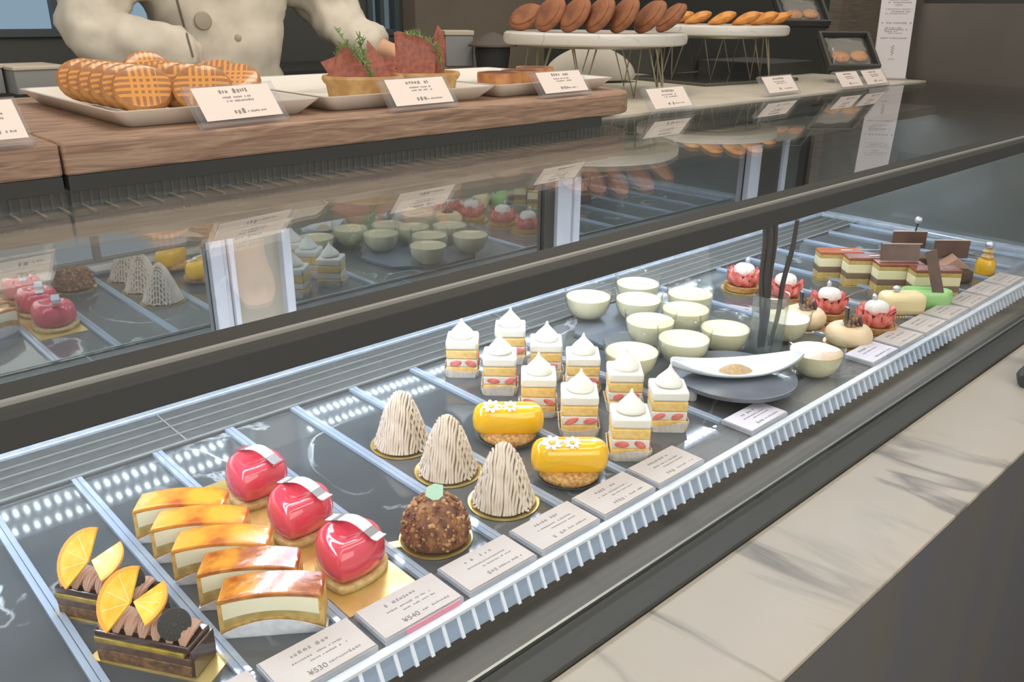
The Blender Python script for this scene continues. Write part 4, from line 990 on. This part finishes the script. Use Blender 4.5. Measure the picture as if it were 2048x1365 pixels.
def plate(label, x0, x1, y0, y1):
    t = thing('serving_plate', label, 'plate', ((x0 + x1) / 2, (y0 + y1) / 2, PT), 0, 'rectangular white serving plates')
    w, d = (x1 - x0) / 2, (y1 - y0) / 2
    def rr(k, z, c=0.012):
        a, b = w - k, d - k; o = []
        for sx, sy, st in ((1, 1, 0), (-1, 1, 90), (-1, -1, 180), (1, -1, 270)):
            for q in range(0, 91, 22): o.append((sx * (a - c) + c * math.cos(R(st + q)), sy * (b - c) + c * math.sin(R(st + q)), z))
        return o
    MB().loft([rr(0.024, 0.0), rr(0.021, 0.0008), rr(0.001, 0.0200), rr(0.0, 0.0222), rr(0.003, 0.0228), rr(0.007, 0.0205), rr(0.026, 0.0042), rr(0.030, 0.0034)]).obj('dish', m_plate, t)
    return t
plate('white rectangular plate heaped with lattice galettes', 0.372, 0.662, 1.108, 1.520)
plate('white rectangular plate under the two quiches', 0.670, 1.002, 1.108, 1.520)
plate('white rectangular plate under the brown baked flans', 1.009, 1.312, 1.112, 1.480)
FZ = PT + 0.0036
def galette(label, loc, rz, lean):
    t = thing('lattice_galette', label, 'galette', loc, rz, 'lattice glazed galettes')
    t.rotation_euler = Euler((lean, 0, rz))
    MB().lathe([(0.0335, -0.010), (0.0385, -0.008), (0.0400, 0.0), (0.0395, 0.006), (0.0365, 0.0092)], 40, sy=0.84, wob=0.006).obj('pastry_side', m_galside, t)
    MB().lathe([(0.0367, 0.0090), (0.031, 0.0106), (0.018, 0.0114), (0.001, 0.0115)], 40, sy=0.84, cap0=False).obj('glazed_top', m_gallat, t)
    return t
def gl_at(px, py, dz): return onz(px, py, FZ + dz)
LN = R(58)
hz = 0.0335 * math.sin(LN) + 0.011 * math.cos(LN) - 0.0005
a0 = gl_at(292, 178, hz); c0 = gl_at(414, 180, hz); d0 = gl_at(508, 160, hz); b0 = gl_at(338, 148, hz)
names = ['frontmost lattice galette at the left, its whole glazed lattice facing the shop', 'second galette in the leaning left row', 'third galette in the leaning left row', 'fourth galette in the leaning left row', 'fifth galette in the leaning left row, at the far left', 'last galette lying behind the leaning left row']
for k, nm in enumerate(names): galette(nm, (a0.x - 0.004 - 0.002 * k, a0.y + 0.040 * k, a0.z), R(-16 + (k % 2) * 3), LN)
galette('front galette behind the price holder, steep lattice lines', (c0.x + 0.004, c0.y + 0.022, c0.z), R(-30), LN)
galette('second galette of the middle row behind the price holder', (c0.x + 0.002, c0.y + 0.066, c0.z), R(-26), LN)
galette('third galette of the middle row', (c0.x - 0.002, c0.y + 0.110, c0.z), R(-24), LN)
galette('rearmost and highest looking galette of the middle row before the chef', (c0.x, c0.y + 0.154, c0.z), R(-28), LN)
galette('rightmost galette, its lattice lying almost level beside the quiches', (d0.x - 0.022, d0.y + 0.020, FZ + 0.0365 * math.sin(R(42)) + 0.0078 * math.cos(R(42))), R(-38), R(42))
galette('galette behind the rightmost one', (d0.x - 0.022, d0.y + 0.076, FZ + 0.0365 * math.sin(R(46)) + 0.0078 * math.cos(R(46))), R(-36), R(46))
galette('galette between the left and the middle rows, half hidden', (b0.x + 0.008, b0.y + 0.115, b0.z), R(-10), LN)

def quiche(label, loc, rz, kind):
    t = thing('quiche_tart', label, 'quiche', loc, rz, 'small quiches with rosemary')
    MB().lathe([(0.048, 0), (0.0495, 0.001), (0.053, 0.026), (0.0565, 0.030), (0.0590, 0.036), (0.0570, 0.0405), (0.0530, 0.0400), (0.0510, 0.034), (0.047, 0.0325), (0.001, 0.0325)], 48, wob=0.012, sx=1.10, sy=0.90).obj('crust', m_qcrust, t)
    MB().lathe([(0.0495, 0.0330), (0.044, 0.0350), (0.020, 0.0362), (0.001, 0.0362)], 40, cap0=False, sx=1.10, sy=0.90).obj('filling', m_qfill, t)
    def sheet(pts, loc, rot):
        m = MB(); n = len(pts)
        m.loft([[(x, -0.0011 + 0.003 * math.sin(x * 90), z) for x, z in pts], [(x, 0.0011 + 0.003 * math.sin(x * 90), z) for x, z in pts]])
        m.obj('bacon_sheet', m_bacon, t, loc=loc, rot=rot, smooth=False)
    def sprig(pts, n, seed, k=1.0):
        rd = random.Random(seed); m = MB(); m.tube(pts, 0.0011, 6)
        P = [Vector(p) for p in pts]
        for i in range(n):
            u = i / n * (len(P) - 1); a = P[int(u)]; b = P[min(int(u) + 1, len(P) - 1)]; p = a.lerp(b, u - int(u))
            d = Vector((rd.uniform(-1, 1), rd.uniform(-1, 1), rd.uniform(-0.2, 1))).normalized()
            m.tube([p, p + d * 0.006 * k, p + d * 0.0115 * k + Vector((0, 0, 0.001))], [0.0011, 0.0010, 0.0003], 5)
        m.obj('rosemary_sprig', m_rosem, t)
    if kind == 0:
        sheet([(-0.030, 0), (0.024, 0), (0.020, 0.030), (0.004, 0.052), (-0.012, 0.055), (-0.020, 0.034), (-0.044, 0.026)], (-0.020, 0.004, 0.0345), (R(-12), 0, R(6)))
        sheet([(-0.026, 0), (0.024, 0), (0.042, 0.032), (0.010, 0.033), (-0.012, 0.058), (-0.016, 0.030)], (0.022, 0.018, 0.0345), (R(-10), 0, R(-8)))
        sprig([(0.014, -0.030, 0.036), (0.004, -0.026, 0.056), (-0.010, -0.020, 0.076), (-0.028, -0.014, 0.088), (-0.042, -0.010, 0.070)], 46, 2)
        sprig([(0.014, -0.030, 0.036), (0.002, -0.022, 0.062), (-0.002, -0.016, 0.086), (-0.004, -0.012, 0.100)], 40, 3)
        sprig([(-0.004, -0.022, 0.060), (-0.022, -0.014, 0.086), (-0.040, -0.006, 0.112)], 14, 4, 0.6)
    else:
        sheet([(-0.034, 0), (0.030, 0), (0.032, 0.030), (0.026, 0.058), (0.010, 0.064), (-0.030, 0.070), (-0.036, 0.068)], (-0.008, 0.0, 0.0345), (R(-8), 0, R(-6)))
        sheet([(-0.006, 0), (0.014, 0), (0.016, 0.050), (0.012, 0.066), (0.002, 0.080), (-0.004, 0.060)], (0.026, 0.014, 0.0345), (R(-6), 0, R(-30)))
        sprig([(-0.026, -0.008, 0.100), (-0.006, -0.010, 0.098), (0.014, -0.010, 0.090), (0.028, -0.010, 0.070), (0.034, -0.012, 0.040)], 44, 6)
    return t
quiche('left quiche with two bacon sheets and an upright green rosemary sprig', (0.790, 1.192, FZ), R(-30), 0)
quiche('right quiche with one tall bacon sheet and a drooping rosemary sprig', (0.913, 1.200, FZ), R(-30), 1)
def flan(label, loc, r, h):
    t = thing('baked_flan', label, 'flan', loc, 0, 'brown baked flans')
    MB().lathe([(r * 0.92, 0), (r * 0.96, 0.001), (r, h * 0.8), (r * 0.98, h), (r * 0.93, h - 0.001), (0.001, h - 0.002)], 36, wob=0.015).obj('pastry', m_flan, t)
    MB().lathe([(r * 0.92, h - 0.0012), (r * 0.6, h + 0.001), (0.001, h + 0.0014)], 36, cap0=False).obj('flan_top', m_flantop, t)
flan('left baked flan beside the right quiche, with a dark shiny top', (1.084, 1.192, FZ), 0.041, 0.033)
flan('middle baked flan behind the price holder', (1.170, 1.222, FZ), 0.041, 0.032)
flan('right baked flan, nearest the marble cake stand', (1.242, 1.262, FZ), 0.038, 0.033)

# --- slanted price holders on the counter
def holder(label, bl, br, z, hgt, seed, z2=None, n=3, mat=None):
    a = onz(bl[0], bl[1], z); b = onz(br[0], br[1], z); w = (b - a).length; rz = math.atan2(b.y - a.y, b.x - a.x)
    t = thing('price_holder', label, 'price holder', ((a.x + b.x) / 2, (a.y + b.y) / 2, z), rz, 'slanted clear price holders')
    TL = R(52)
    def R_(v): return rotx(TL) @ Vector(v)
    m = MB(); m.box(R_((0, hgt / 2, -0.0045)) + Vector((0, 0, 0.0030)), (w, hgt, 0.008), rotx(TL)); m.obj('acrylic_block', m_clear, t, bev=0.0008)
    c = R_((0, hgt / 2 + hgt * 0.03, 0.0)) + Vector((0, 0, 0.0030))
    k = MB().box((0, 0, 0), (w * 0.86, hgt * 0.80, 0.0006)).obj('card', m_cardw, t, loc=c, rot=(TL, 0, 0))
    ink = MB(); dashes(ink, -w * 0.16, w * 0.16, hgt * 0.27, hgt * 0.09, 0.0006, seed); dashes(ink, -w * 0.15, w * 0.18, hgt * 0.12, hgt * 0.04, 0.0006, seed + 1)
    dashes(ink, -w * 0.12, w * 0.18, hgt * 0.03, hgt * 0.04, 0.0006, seed + 2); dashes(ink, -w * 0.10, w * 0.02, -hgt * 0.24, hgt * 0.11, 0.0006, seed + 3); dashes(ink, w * 0.05, w * 0.27, -hgt * 0.25, hgt * 0.04, 0.0006, seed + 4)
    ink.obj('print', m_ink, k)
    return t
holder('slanted price holder cut off by the left edge of the picture', (-62, 306), (74, 292), PT + 0.0005, 0.060, 200)
holder('slanted price holder in front of the lattice galettes', (408, 261), (583, 241), PT + 0.0005, 0.060, 210)
holder('slanted price holder in front of the two quiches', (788, 227), (921, 214), PT + 0.0005, 0.056, 220)
holder('slanted price holder in front of the baked flans', (1088, 199), (1187, 189), PT + 0.0005, 0.052, 230)
holder('slanted price holder on the pale counter below the first cake stand', (1308, 229), (1393, 219), CT + 0.0005, 0.058, 240)
holder('slanted price holder below the far cake stand', (1537, 195), (1604, 187), CT + 0.0005, 0.056, 250)
holder('left one of the two joined price holders beside the menu board', (1684, 182), (1732, 177), CT + 0.0005, 0.056, 260)
holder('right one of the two joined price holders, touching the menu board', (1735, 177), (1781, 171), CT + 0.0005, 0.056, 270)

# --- marble cake stands on hairpin wire legs
def stand(label, c, r, top, CT=CT):
    t = thing('cake_stand', label, 'cake stand', (c.x, c.y, CT), 0, 'marble cake stands on wire legs')
    h = top - CT
    MB().lathe([(r - 0.008, h - 0.028), (r - 0.002, h - 0.024), (r, h - 0.014), (r - 0.002, h - 0.004), (r - 0.008, h), (0.001, h)], 72).obj('marble_disc', m_standm, t)
    for k in range(9):
        a = 2 * PI * k / 9 + 0.25; b = a + 0.20; m = MB()
        def P(an, rr, z): return (rr * math.cos(an), rr * math.sin(an), z)
        m.tube([P(a - 0.17, r * 0.72, h - 0.0285), P(a, r * 0.80, 0.002), P(a + 0.17, r * 0.72, h - 0.0285)], 0.0022, 8)
        m.obj('wire_leg', m_brass, t)
    MB().lathe([(r * 0.74, h - 0.0345), (r * 0.76, h - 0.0345), (r * 0.76, h - 0.0290), (r * 0.74, h - 0.0290)], 48, cap0=False, cap1=False).obj('wire_ring', m_brass, t)
    return t
s1 = atd(1190, 60, 2.10); s2 = atd(1430, 55, 2.52); ST1, ST2 = 0.4475, 0.4600
stand('round white marble cake stand with large brown cakes, nearer the camera', s1, 0.228, ST1)
stand('round white marble cake stand with golden madeleines, farther back', s2, 0.215, ST2, CT + 0.0086)
brd = onz(1400, 176, CT)
tag(MB().box((0, 0, 0.004), (0.42, 0.33, 0.008)).obj('dark_board', m_darkbrd, loc=(s2.x, s2.y, CT + 0.0003), rot=(0, 0, R(-6)), bev=0.002), 'dark glossy board lying under the far wire cake stand', 'board')
def bigcake(label, px, py, d, lean, rz, k=1.0):
    p = atd(px, py, d)
    t = thing('brown_tea_cake', label, 'cake', (p.x, p.y, ST1), R(rz), 'large brown cakes on the near stand')
    Rm = rotz(R(-43 + 32)) @ roty(R(-lean)); rings = []
    a, b, c = 0.044 * k, 0.046 * k, 0.0150 * k
    ex = lambda v: (Rm @ Vector(v))
    m = MB(); m.ball((0, 0, 0), (a, b, c), 28, Rm)
    zmin = min(v[2] for v in m.v); m.v = [(x, y, z - zmin + 0.0004) for x, y, z in m.v]
    m.obj('sponge', m_madel, t)
    r2 = MB(); r2.ball((0, 0, 0), (a * 0.82, b * 0.80, c * 0.40), 24, None)
    r2.v = [tuple((Rm @ (Vector(v) + Vector((0, 0, c * 0.70)))) + Vector((0, 0, -zmin + 0.0004))) for v in r2.v]
    r2.obj('domed_top', m_madel, t)
    return t
for i, (px, py, d, ln, rz, lb) in enumerate([
    (1052, 40, 2.12, 40, 20, 'large brown cake at the left end of the near marble stand'), (1100, 40, 2.02, 58, 5, 'second large brown cake from the left on the near stand'),
    (1150, 42, 1.98, 56, 0, 'third large brown cake from the left, leaning on its neighbour'), (1199, 42, 1.96, 58, -4, 'fourth large brown cake from the left on the near stand'),
    (1248, 42, 1.95, 58, -8, 'fifth large brown cake from the left on the near stand'), (1300, 42, 1.97, 50, -8, 'sixth large brown cake from the left, broad and rounded'),
    (1342, 44, 2.08, 44, -20, 'rightmost large brown cake on the near stand, before the golden madeleines')]):
    bigcake(lb, px, py, d, ln, rz, 1.04)
def madeleine(label, px, py, d, rz, lean):
    p = atd(px, py, d)
    t = thing('golden_madeleine', label, 'madeleine', (p.x, p.y, ST2), 0, 'golden madeleines on the far stand')
    rings = []; n = 14; m = MB()
    for i in range(n + 1):
        u = i / n; x = -0.040 + 0.080 * u; hw = 0.030 * (math.sin(PI * min(1, u * 0.92 + 0.06)) ** 0.7) * (0.55 + 0.45 * u) + 0.001
        ring = []
        for j in range(20):
            a = 2 * PI * j / 20; rib = 1 + 0.05 * math.cos(a * 8) * (1 if math.sin(a) > 0 else 0)
            ring.append((x, hw * math.cos(a) * rib, hw * 0.62 * math.sin(a) * rib))
        rings.append(ring)
    m.loft(rings); Rm = rotz(R(rz)) @ roty(R(lean))
    m.v = [tuple(Rm @ Vector(v)) for v in m.v]; zmin = min(v[2] for v in m.v); m.v = [(x, y, z - zmin + 0.0004) for x, y, z in m.v]
    m.obj('shell', m_madel2, t)
for px, py, d, rz, ln, lb in [(1362, 40, 2.62, -60, -18, 'golden madeleine at the left, half behind the large brown cakes'), (1396, 42, 2.50, -58, -20, 'second golden madeleine from the left'),
                              (1444, 42, 2.40, -60, -20, 'third golden madeleine from the left, brightest one'), (1492, 42, 2.38, -62, -20, 'fourth golden madeleine from the left'),
                              (1528, 42, 2.42, -60, -20, 'golden madeleine at the right front of the far stand'), (1508, 30, 2.58, -50, -16, 'golden madeleine at the back of the far stand'),
                              (1556, 36, 2.56, -55, -18, 'rightmost golden madeleine on the far stand')]:
    madeleine(lb, px, py, d, rz, ln)

# --- black rack with cellophane bags, menu board
rk = thing('display_rack', 'matte black stepped rack with two slanted trays', 'rack', (0, 0, 0))
b_ = MB(); b_.bx(2.52, 2.80, 1.50, 1.77, CT, 0.345); b_.bx(2.30, 2.80, 1.79, 1.96, CT, 0.425)
b_.obj('rack_body', m_rack, rk, bev=0.003)
def slant(par, px, py, d, w, h, tl):
    c = atd(px, py, d); M_ = rotz(R(-40)) @ rotx(R(tl)); m = MB()
    m.box((0, 0, -0.012), (w, h, 0.010), None); 
    for sx in (-1, 1): m.box((sx * (w / 2 - 0.004), 0, 0), (0.008, h, 0.026))
    for sy in (-1, 1): m.box((0, sy * (h / 2 - 0.004), 0), (w - 0.016, 0.008, 0.026))
    m.v = [tuple(M_ @ Vector(v) + c) for v in m.v]
    m.obj('slanted_tray', m_rack, par); return c, M_
cA, MA = slant(rk, 1696, 103, 2.52, 0.155, 0.150, 38)
cB, MB_ = slant(rk, 1602, 20, 2.86, 0.165, 0.150, 36)
for (c, M_, lb, bl) in ((cA, MA, 'cellophane bag of golden biscuits in the lower slanted tray', 'in the lower cellophane bag'), (cB, MB_, 'cellophane bag of golden biscuits in the upper slanted tray', 'in the upper cellophane bag')):
    t = thing('biscuit_bag', lb, 'bag', c, 0, 'cellophane bags of biscuits')
    m = MB(); n = 12; rings = []
    for i in range(n + 1):
        u = -1 + 2 * i / n; ring = []
        for j in range(24):
            a = 2 * PI * j / 24; th = 0.017 * (1 - abs(u) ** 3) * (1 + 0.12 * math.sin(5 * a + 7 * u)) + 0.001
            ring.append((0.058 * math.cos(a) * (1 + 0.03 * math.sin(9 * u)), u * 0.058, max(-0.0062, th * math.sin(a)) + 0.0005 + 0.0012 * math.sin(11 * u + 3 * a)))
        rings.append(ring)
    m.loft(rings); m.v = [tuple(M_ @ Vector(v)) for v in m.v]; m.obj('film', m_bag, t)
    for k, (x, y, nm) in enumerate(((-0.028, -0.024, 'left golden biscuit '), (0.028, -0.020, 'right golden biscuit '))):
        b_ = MB(); b_.lathe([(0.022, -0.0035), (0.0265, -0.001), (0.0265, 0.003), (0.021, 0.0065), (0.001, 0.0075)], 20, sx=1.0, sy=0.85, wob=0.05)
        b_.v = [tuple(M_ @ (Vector(v) + Vector((x, y, -0.0005)))) for v in b_.v]
        tag(b_.obj('golden_biscuit', m_cookieb, loc=c), nm + bl, 'biscuit', 'golden biscuits in bags')
sg = onz(1776, 159, CT)
sgn = thing('menu_board', 'tall narrow white menu board with lines of print, standing at the far end', 'sign', (sg.x, sg.y, CT), R(-52))
sgn.rotation_euler = Euler((R(-7), 0, R(-54)))
MB().bx(-0.050, 0.050, -0.003, 0.003, 0.004, 0.42).obj('panel', m_sign, sgn, bev=0.001)
MB().bx(-0.050, 0.050, -0.018, 0.018, 0.0, 0.0038).obj('foot', m_clear, sgn)
ink = MB()
def vline(x0, x1, z, h, seed):
    rd = random.Random(seed); x = x0
    while x < x1:
        w = rd.uniform(0.4, 1.2) * h
        if rd.random() > 0.12: ink.box((x + w / 2, -0.0033, z + rd.uniform(-.1, .1) * h), (w * 0.75, 0.0004, h * rd.uniform(0.5, 1)))
        x += w + h * 0.15
for z, x0, x1, h in ((0.232, -0.028, 0.030, 0.004), (0.225, -0.030, 0.034, 0.004), (0.218, -0.010, 0.014, 0.004), (0.206, -0.034, 0.042, 0.003), (0.199, -0.026, 0.036, 0.004), (0.193, -0.034, 0.030, 0.003),
                     (0.166, -0.042, 0.042, 0.0055), (0.152, -0.030, 0.016, 0.004), (0.147, -0.032, 0.034, 0.004), (0.141, -0.030, 0.004, 0.004), (0.136, -0.020, 0.020, 0.003), (0.122, -0.040, 0.040, 0.0045)): vline(x0, x1, z, h, int(z * 1e4))
for k in range(7): ink.box(((-1) ** k * 0.0022, -0.0033, 0.078 + k * 0.0035), (0.0040, 0.0004, 0.0030), roty(R(35 * (-1) ** k)))
ink.box((0, -0.0033, 0.074), (0.0012, 0.0004, 0.010)); vline(-0.008, 0.008, 0.060, 0.003, 5)
ink.obj('print', m_ink, sgn)

# --- things behind the counter
def carton(label, px, py, d, w, dp, h, rz, mat, lidm, z=CT):
    p = onz(px, py, z); t = thing('carton_box', label, 'box', (p.x, p.y, z), R(rz), 'boxes behind the counter')
    MB().bx(-w / 2, w / 2, -dp / 2, dp / 2, 0.0, h * 0.86).obj('box_body', mat, t, bev=0.002)
    MB().bx(-w / 2 - 0.003, w / 2 + 0.003, -dp / 2 - 0.003, dp / 2 + 0.003, h * 0.862, h).obj('lid', lidm, t, bev=0.002)
    return t
carton('pale lidded carton standing left of the chef, beside the galette plate', 66, 183, 0, 0.115, 0.15, 0.062, 4, m_boxg, m_boxc)
carton('pale lidded carton cut off by the left edge of the picture', -62, 186, 0, 0.115, 0.15, 0.066, 4, m_boxg, m_boxc)
p = onz(915, 132, CT)
bt = thing('grey_plastic_box', 'light grey box on the counter right of the chef', 'box', (p.x, p.y, CT), R(-30))
MB().bx(-0.05, 0.05, -0.05, 0.05, 0, 0.105).obj('box_body', m_boxg, bt, bev=0.004); MB().bx(-0.053, 0.053, -0.053, 0.053, 0.1052, 0.122).obj('lid', m_boxc, bt, bev=0.003)
p = onz(985, 136, CT)
dm = thing('covered_basket', 'dark covered basket with a sloping bronze lid, left of the cake stands', 'basket', (p.x, p.y, CT), R(-35))
MB().lathe([(0.055, 0), (0.062, 0.05), (0.062, 0.072)], 28).obj('basket', m_black, dm)
MB().lathe([(0.086, 0.0722), (0.086, 0.078), (0.050, 0.104), (0.012, 0.118), (0.001, 0.119)], 36).obj('lid', m_dome, dm)
p = onz(1180, 163, CT)
cb_ = thing('linen_bundle', 'pale linen bundle lying behind the near wire cake stand', 'cloth', (p.x, p.y, CT), R(-40))
m = MB(); rings = []
for i in range(11):
    u = i / 10; rings.append([((0.135 * math.cos(2 * PI * j / 28)) * (1 - u ** 2.2 * 0.98) * (1 + 0.06 * math.sin(3 * j)), 0.07 * math.sin(2 * PI * j / 28) * (1 - u ** 2 * 0.98), 0.108 * u ** 0.8) for j in range(28)])
m.loft(rings); m.obj('cloth', m_clothb, cb_, sub=1)

# ------------------------------------------------------------------ the chef
def skin_obj(name, verts, edges, radii, mat, parent, sub=2):
    me = bpy.data.meshes.new(name); me.from_pydata(verts, edges, []); me.materials.append(mat)
    o = bpy.data.objects.new(name, me); COL.objects.link(o)
    if parent: o.parent = parent
    sk = o.modifiers.new('skin', 'SKIN'); sk.use_smooth_shade = True
    lay = me.skin_vertices[0].data
    for i, r in enumerate(radii): lay[i].radius = r if isinstance(r, tuple) else (r, r)
    lay[0].use_root = True
    s_ = o.modifiers.new('sub', 'SUBSURF'); s_.levels = sub; s_.render_levels = sub
    return o
CXc, CYc = 1.10, 2.36
V = []; Ed = []; Rd = []
def sv(p, r, link=None):
    V.append(p); Rd.append(r)
    if link is not None: Ed.append((link, len(V) - 1))
    return len(V) - 1
pel = sv((CXc, CYc, 0.12), (0.135, 0.105)); wa = sv((CXc, CYc, 0.30), (0.125, 0.095), pel); ch = sv((CXc, CYc, 0.50), (0.145, 0.105), wa)
sh = sv((CXc, CYc, 0.66), (0.10, 0.08), ch); nk = sv((CXc, CYc - 0.01, 0.75), 0.052, sh); hd0 = sv((CXc, CYc - 0.02, 0.83), 0.070, nk); hd1 = sv((CXc, CYc - 0.025, 0.91), 0.080, hd0); sv((CXc, CYc - 0.02, 0.98), 0.055, hd1)
sv((CXc, CYc - 0.125, 0.875), 0.012, hd1)                 # nose
for sx, elb, wr, hand in ((-1, (0.76, 2.31, 0.415), (0.90, 2.24, 0.380), (0.955, 2.21, 0.362)), (1, (1.475, 2.32, 0.43), (1.53, 2.19, 0.384), (1.545, 2.120, 0.366))):
    s_ = sv((CXc + sx * 0.20, CYc, 0.645), 0.048, sh); e_ = sv(elb, 0.036, s_); w_ = sv(wr, 0.030, e_); h_ = sv(hand, (0.034, 0.018), w_)
    dirv = (Vector(hand) - Vector(wr)).normalized(); side = dirv.cross(Vector((0, 0, 1))).normalized()
    for k, ln in enumerate((0.062, 0.074, 0.070, 0.055)):
        b = Vector(hand) + side * (0.024 - 0.016 * k) + dirv * 0.028; i0 = sv(tuple(b), 0.0085, h_); i1 = sv(tuple(b + dirv * ln * 0.55 + Vector((0, 0, -0.004))), 0.008, i0); sv(tuple(b + dirv * ln * 0.95 + Vector((0, 0, -0.014))), 0.0065, i1)
    tb = Vector(hand) - dirv * 0.012 + side * (0.032 * -sx); j0 = sv(tuple(tb), 0.0095, h_); sv(tuple(tb + dirv * 0.035 + side * (-0.014 * sx)), 0.0075, j0)
for sx in (-1, 1):
    hp_ = sv((CXc + sx * 0.09, CYc, 0.06), 0.085, pel); kn = sv((CXc + sx * 0.10, CYc - 0.01, -0.33), 0.056, hp_); an = sv((CXc + sx * 0.10, CYc + 0.01, -0.72), 0.038, kn); sv((CXc + sx * 0.11, CYc - 0.13, -0.765), 0.033, an)
chef = thing('person', 'person in a white double-breasted chef jacket standing behind the galettes', 'person', (0, 0, 0))
skin_obj('body', V, Ed, Rd, m_skin, chef)
V = []; Ed = []; Rd = []
p0_ = sv((CXc, CYc, 0.02), (0.175, 0.135)); p1_ = sv((CXc, CYc, 0.20), (0.172, 0.130), p0_); p2_ = sv((CXc, CYc, 0.36), (0.178, 0.135), p1_); p3_ = sv((CXc, CYc, 0.50), (0.190, 0.142), p2_); p4_ = sv((CXc, CYc, 0.62), (0.17, 0.125), p3_); sv((CXc, CYc, 0.70), (0.075, 0.07), p4_)
for sx, pts in ((-1, [((0.875, CYc, 0.645), 0.090), ((0.785, 2.34, 0.52), 0.088), ((0.740, 2.32, 0.425), 0.092), ((0.825, 2.26, 0.398), 0.080), ((0.925, 2.20, 0.386), 0.054), ((0.955, 2.18, 0.384), 0.042)]),
                (1, [((1.33, CYc, 0.645), 0.088), ((1.425, 2.35, 0.53), 0.086), ((1.470, 2.32, 0.445), 0.086), ((1.500, 2.26, 0.410), 0.070), ((1.525, 2.18, 0.382), 0.052)])):
    l = p4_
    for p, r in pts: l = sv(p, r, l)
jk = skin_obj('chef_jacket', V, Ed, Rd, m_cloth, chef, 3)
tx = bpy.data.textures.new('fold_noise', 'CLOUDS'); tx.noise_scale = 0.085; tx.noise_depth = 1
dm_ = jk.modifiers.new('folds', 'DISPLACE'); dm_.texture = tx; dm_.strength = 0.05; dm_.mid_level = 0.5; dm_.texture_coords = 'LOCAL'
tx2 = bpy.data.textures.new('fine_fold_noise', 'CLOUDS'); tx2.noise_scale = 0.030; tx2.noise_depth = 1
dm2 = jk.modifiers.new('fine_folds', 'DISPLACE'); dm2.texture = tx2; dm2.strength = 0.013; dm2.mid_level = 0.5; dm2.texture_coords = 'LOCAL'
bpy.context.view_layer.update()
dg = bpy.context.evaluated_depsgraph_get(); jke = jk.evaluated_get(dg)
def hit(px, py):
    ok, loc, nor, _ = jke.ray_cast(CP, ray(px, py)); return (loc, nor) if ok else (atd(px, py, 2.35), -ray(px, py))
loc, nor = hit(405, 42)
MB().lathe([(0.020, 0), (0.023, 0.004), (0.020, 0.009), (0.008, 0.011), (0.001, 0.0112)], 24).obj('button', m_button, jk, loc=loc, rot=nor.to_track_quat('Z', 'Y').to_euler())
loc, nor = hit(476, 76)
MB().lathe([(0.009, 0), (0.009, 0.003), (0.006, 0.005), (0.001, 0.0053)], 18).obj('button', m_button, jk, loc=loc, rot=nor.to_track_quat('Z', 'Y').to_euler())
pts = []
for i in range(9):
    loc, nor = hit(352 + 4.2 * i, -6 + 15 * i); pts.append(loc + nor * 0.001)
MB().tube(pts, 0.0030, 6).obj('placket_seam', m_seam, jk)
hr = MB(); hr.ball((CXc, CYc + 0.005, 0.935), (0.093, 0.100, 0.085), 20); hr.obj('hair', m_hair, chef)
lg = MB()
for sx in (-1, 1):
    lg.tube([(CXc + sx * 0.075, CYc, 0.03), (CXc + sx * 0.10, CYc - 0.01, -0.33), (CXc + sx * 0.10, CYc + 0.01, -0.70)], [0.108, 0.078, 0.062], 16)
lg.obj('trousers', m_trous, chef)
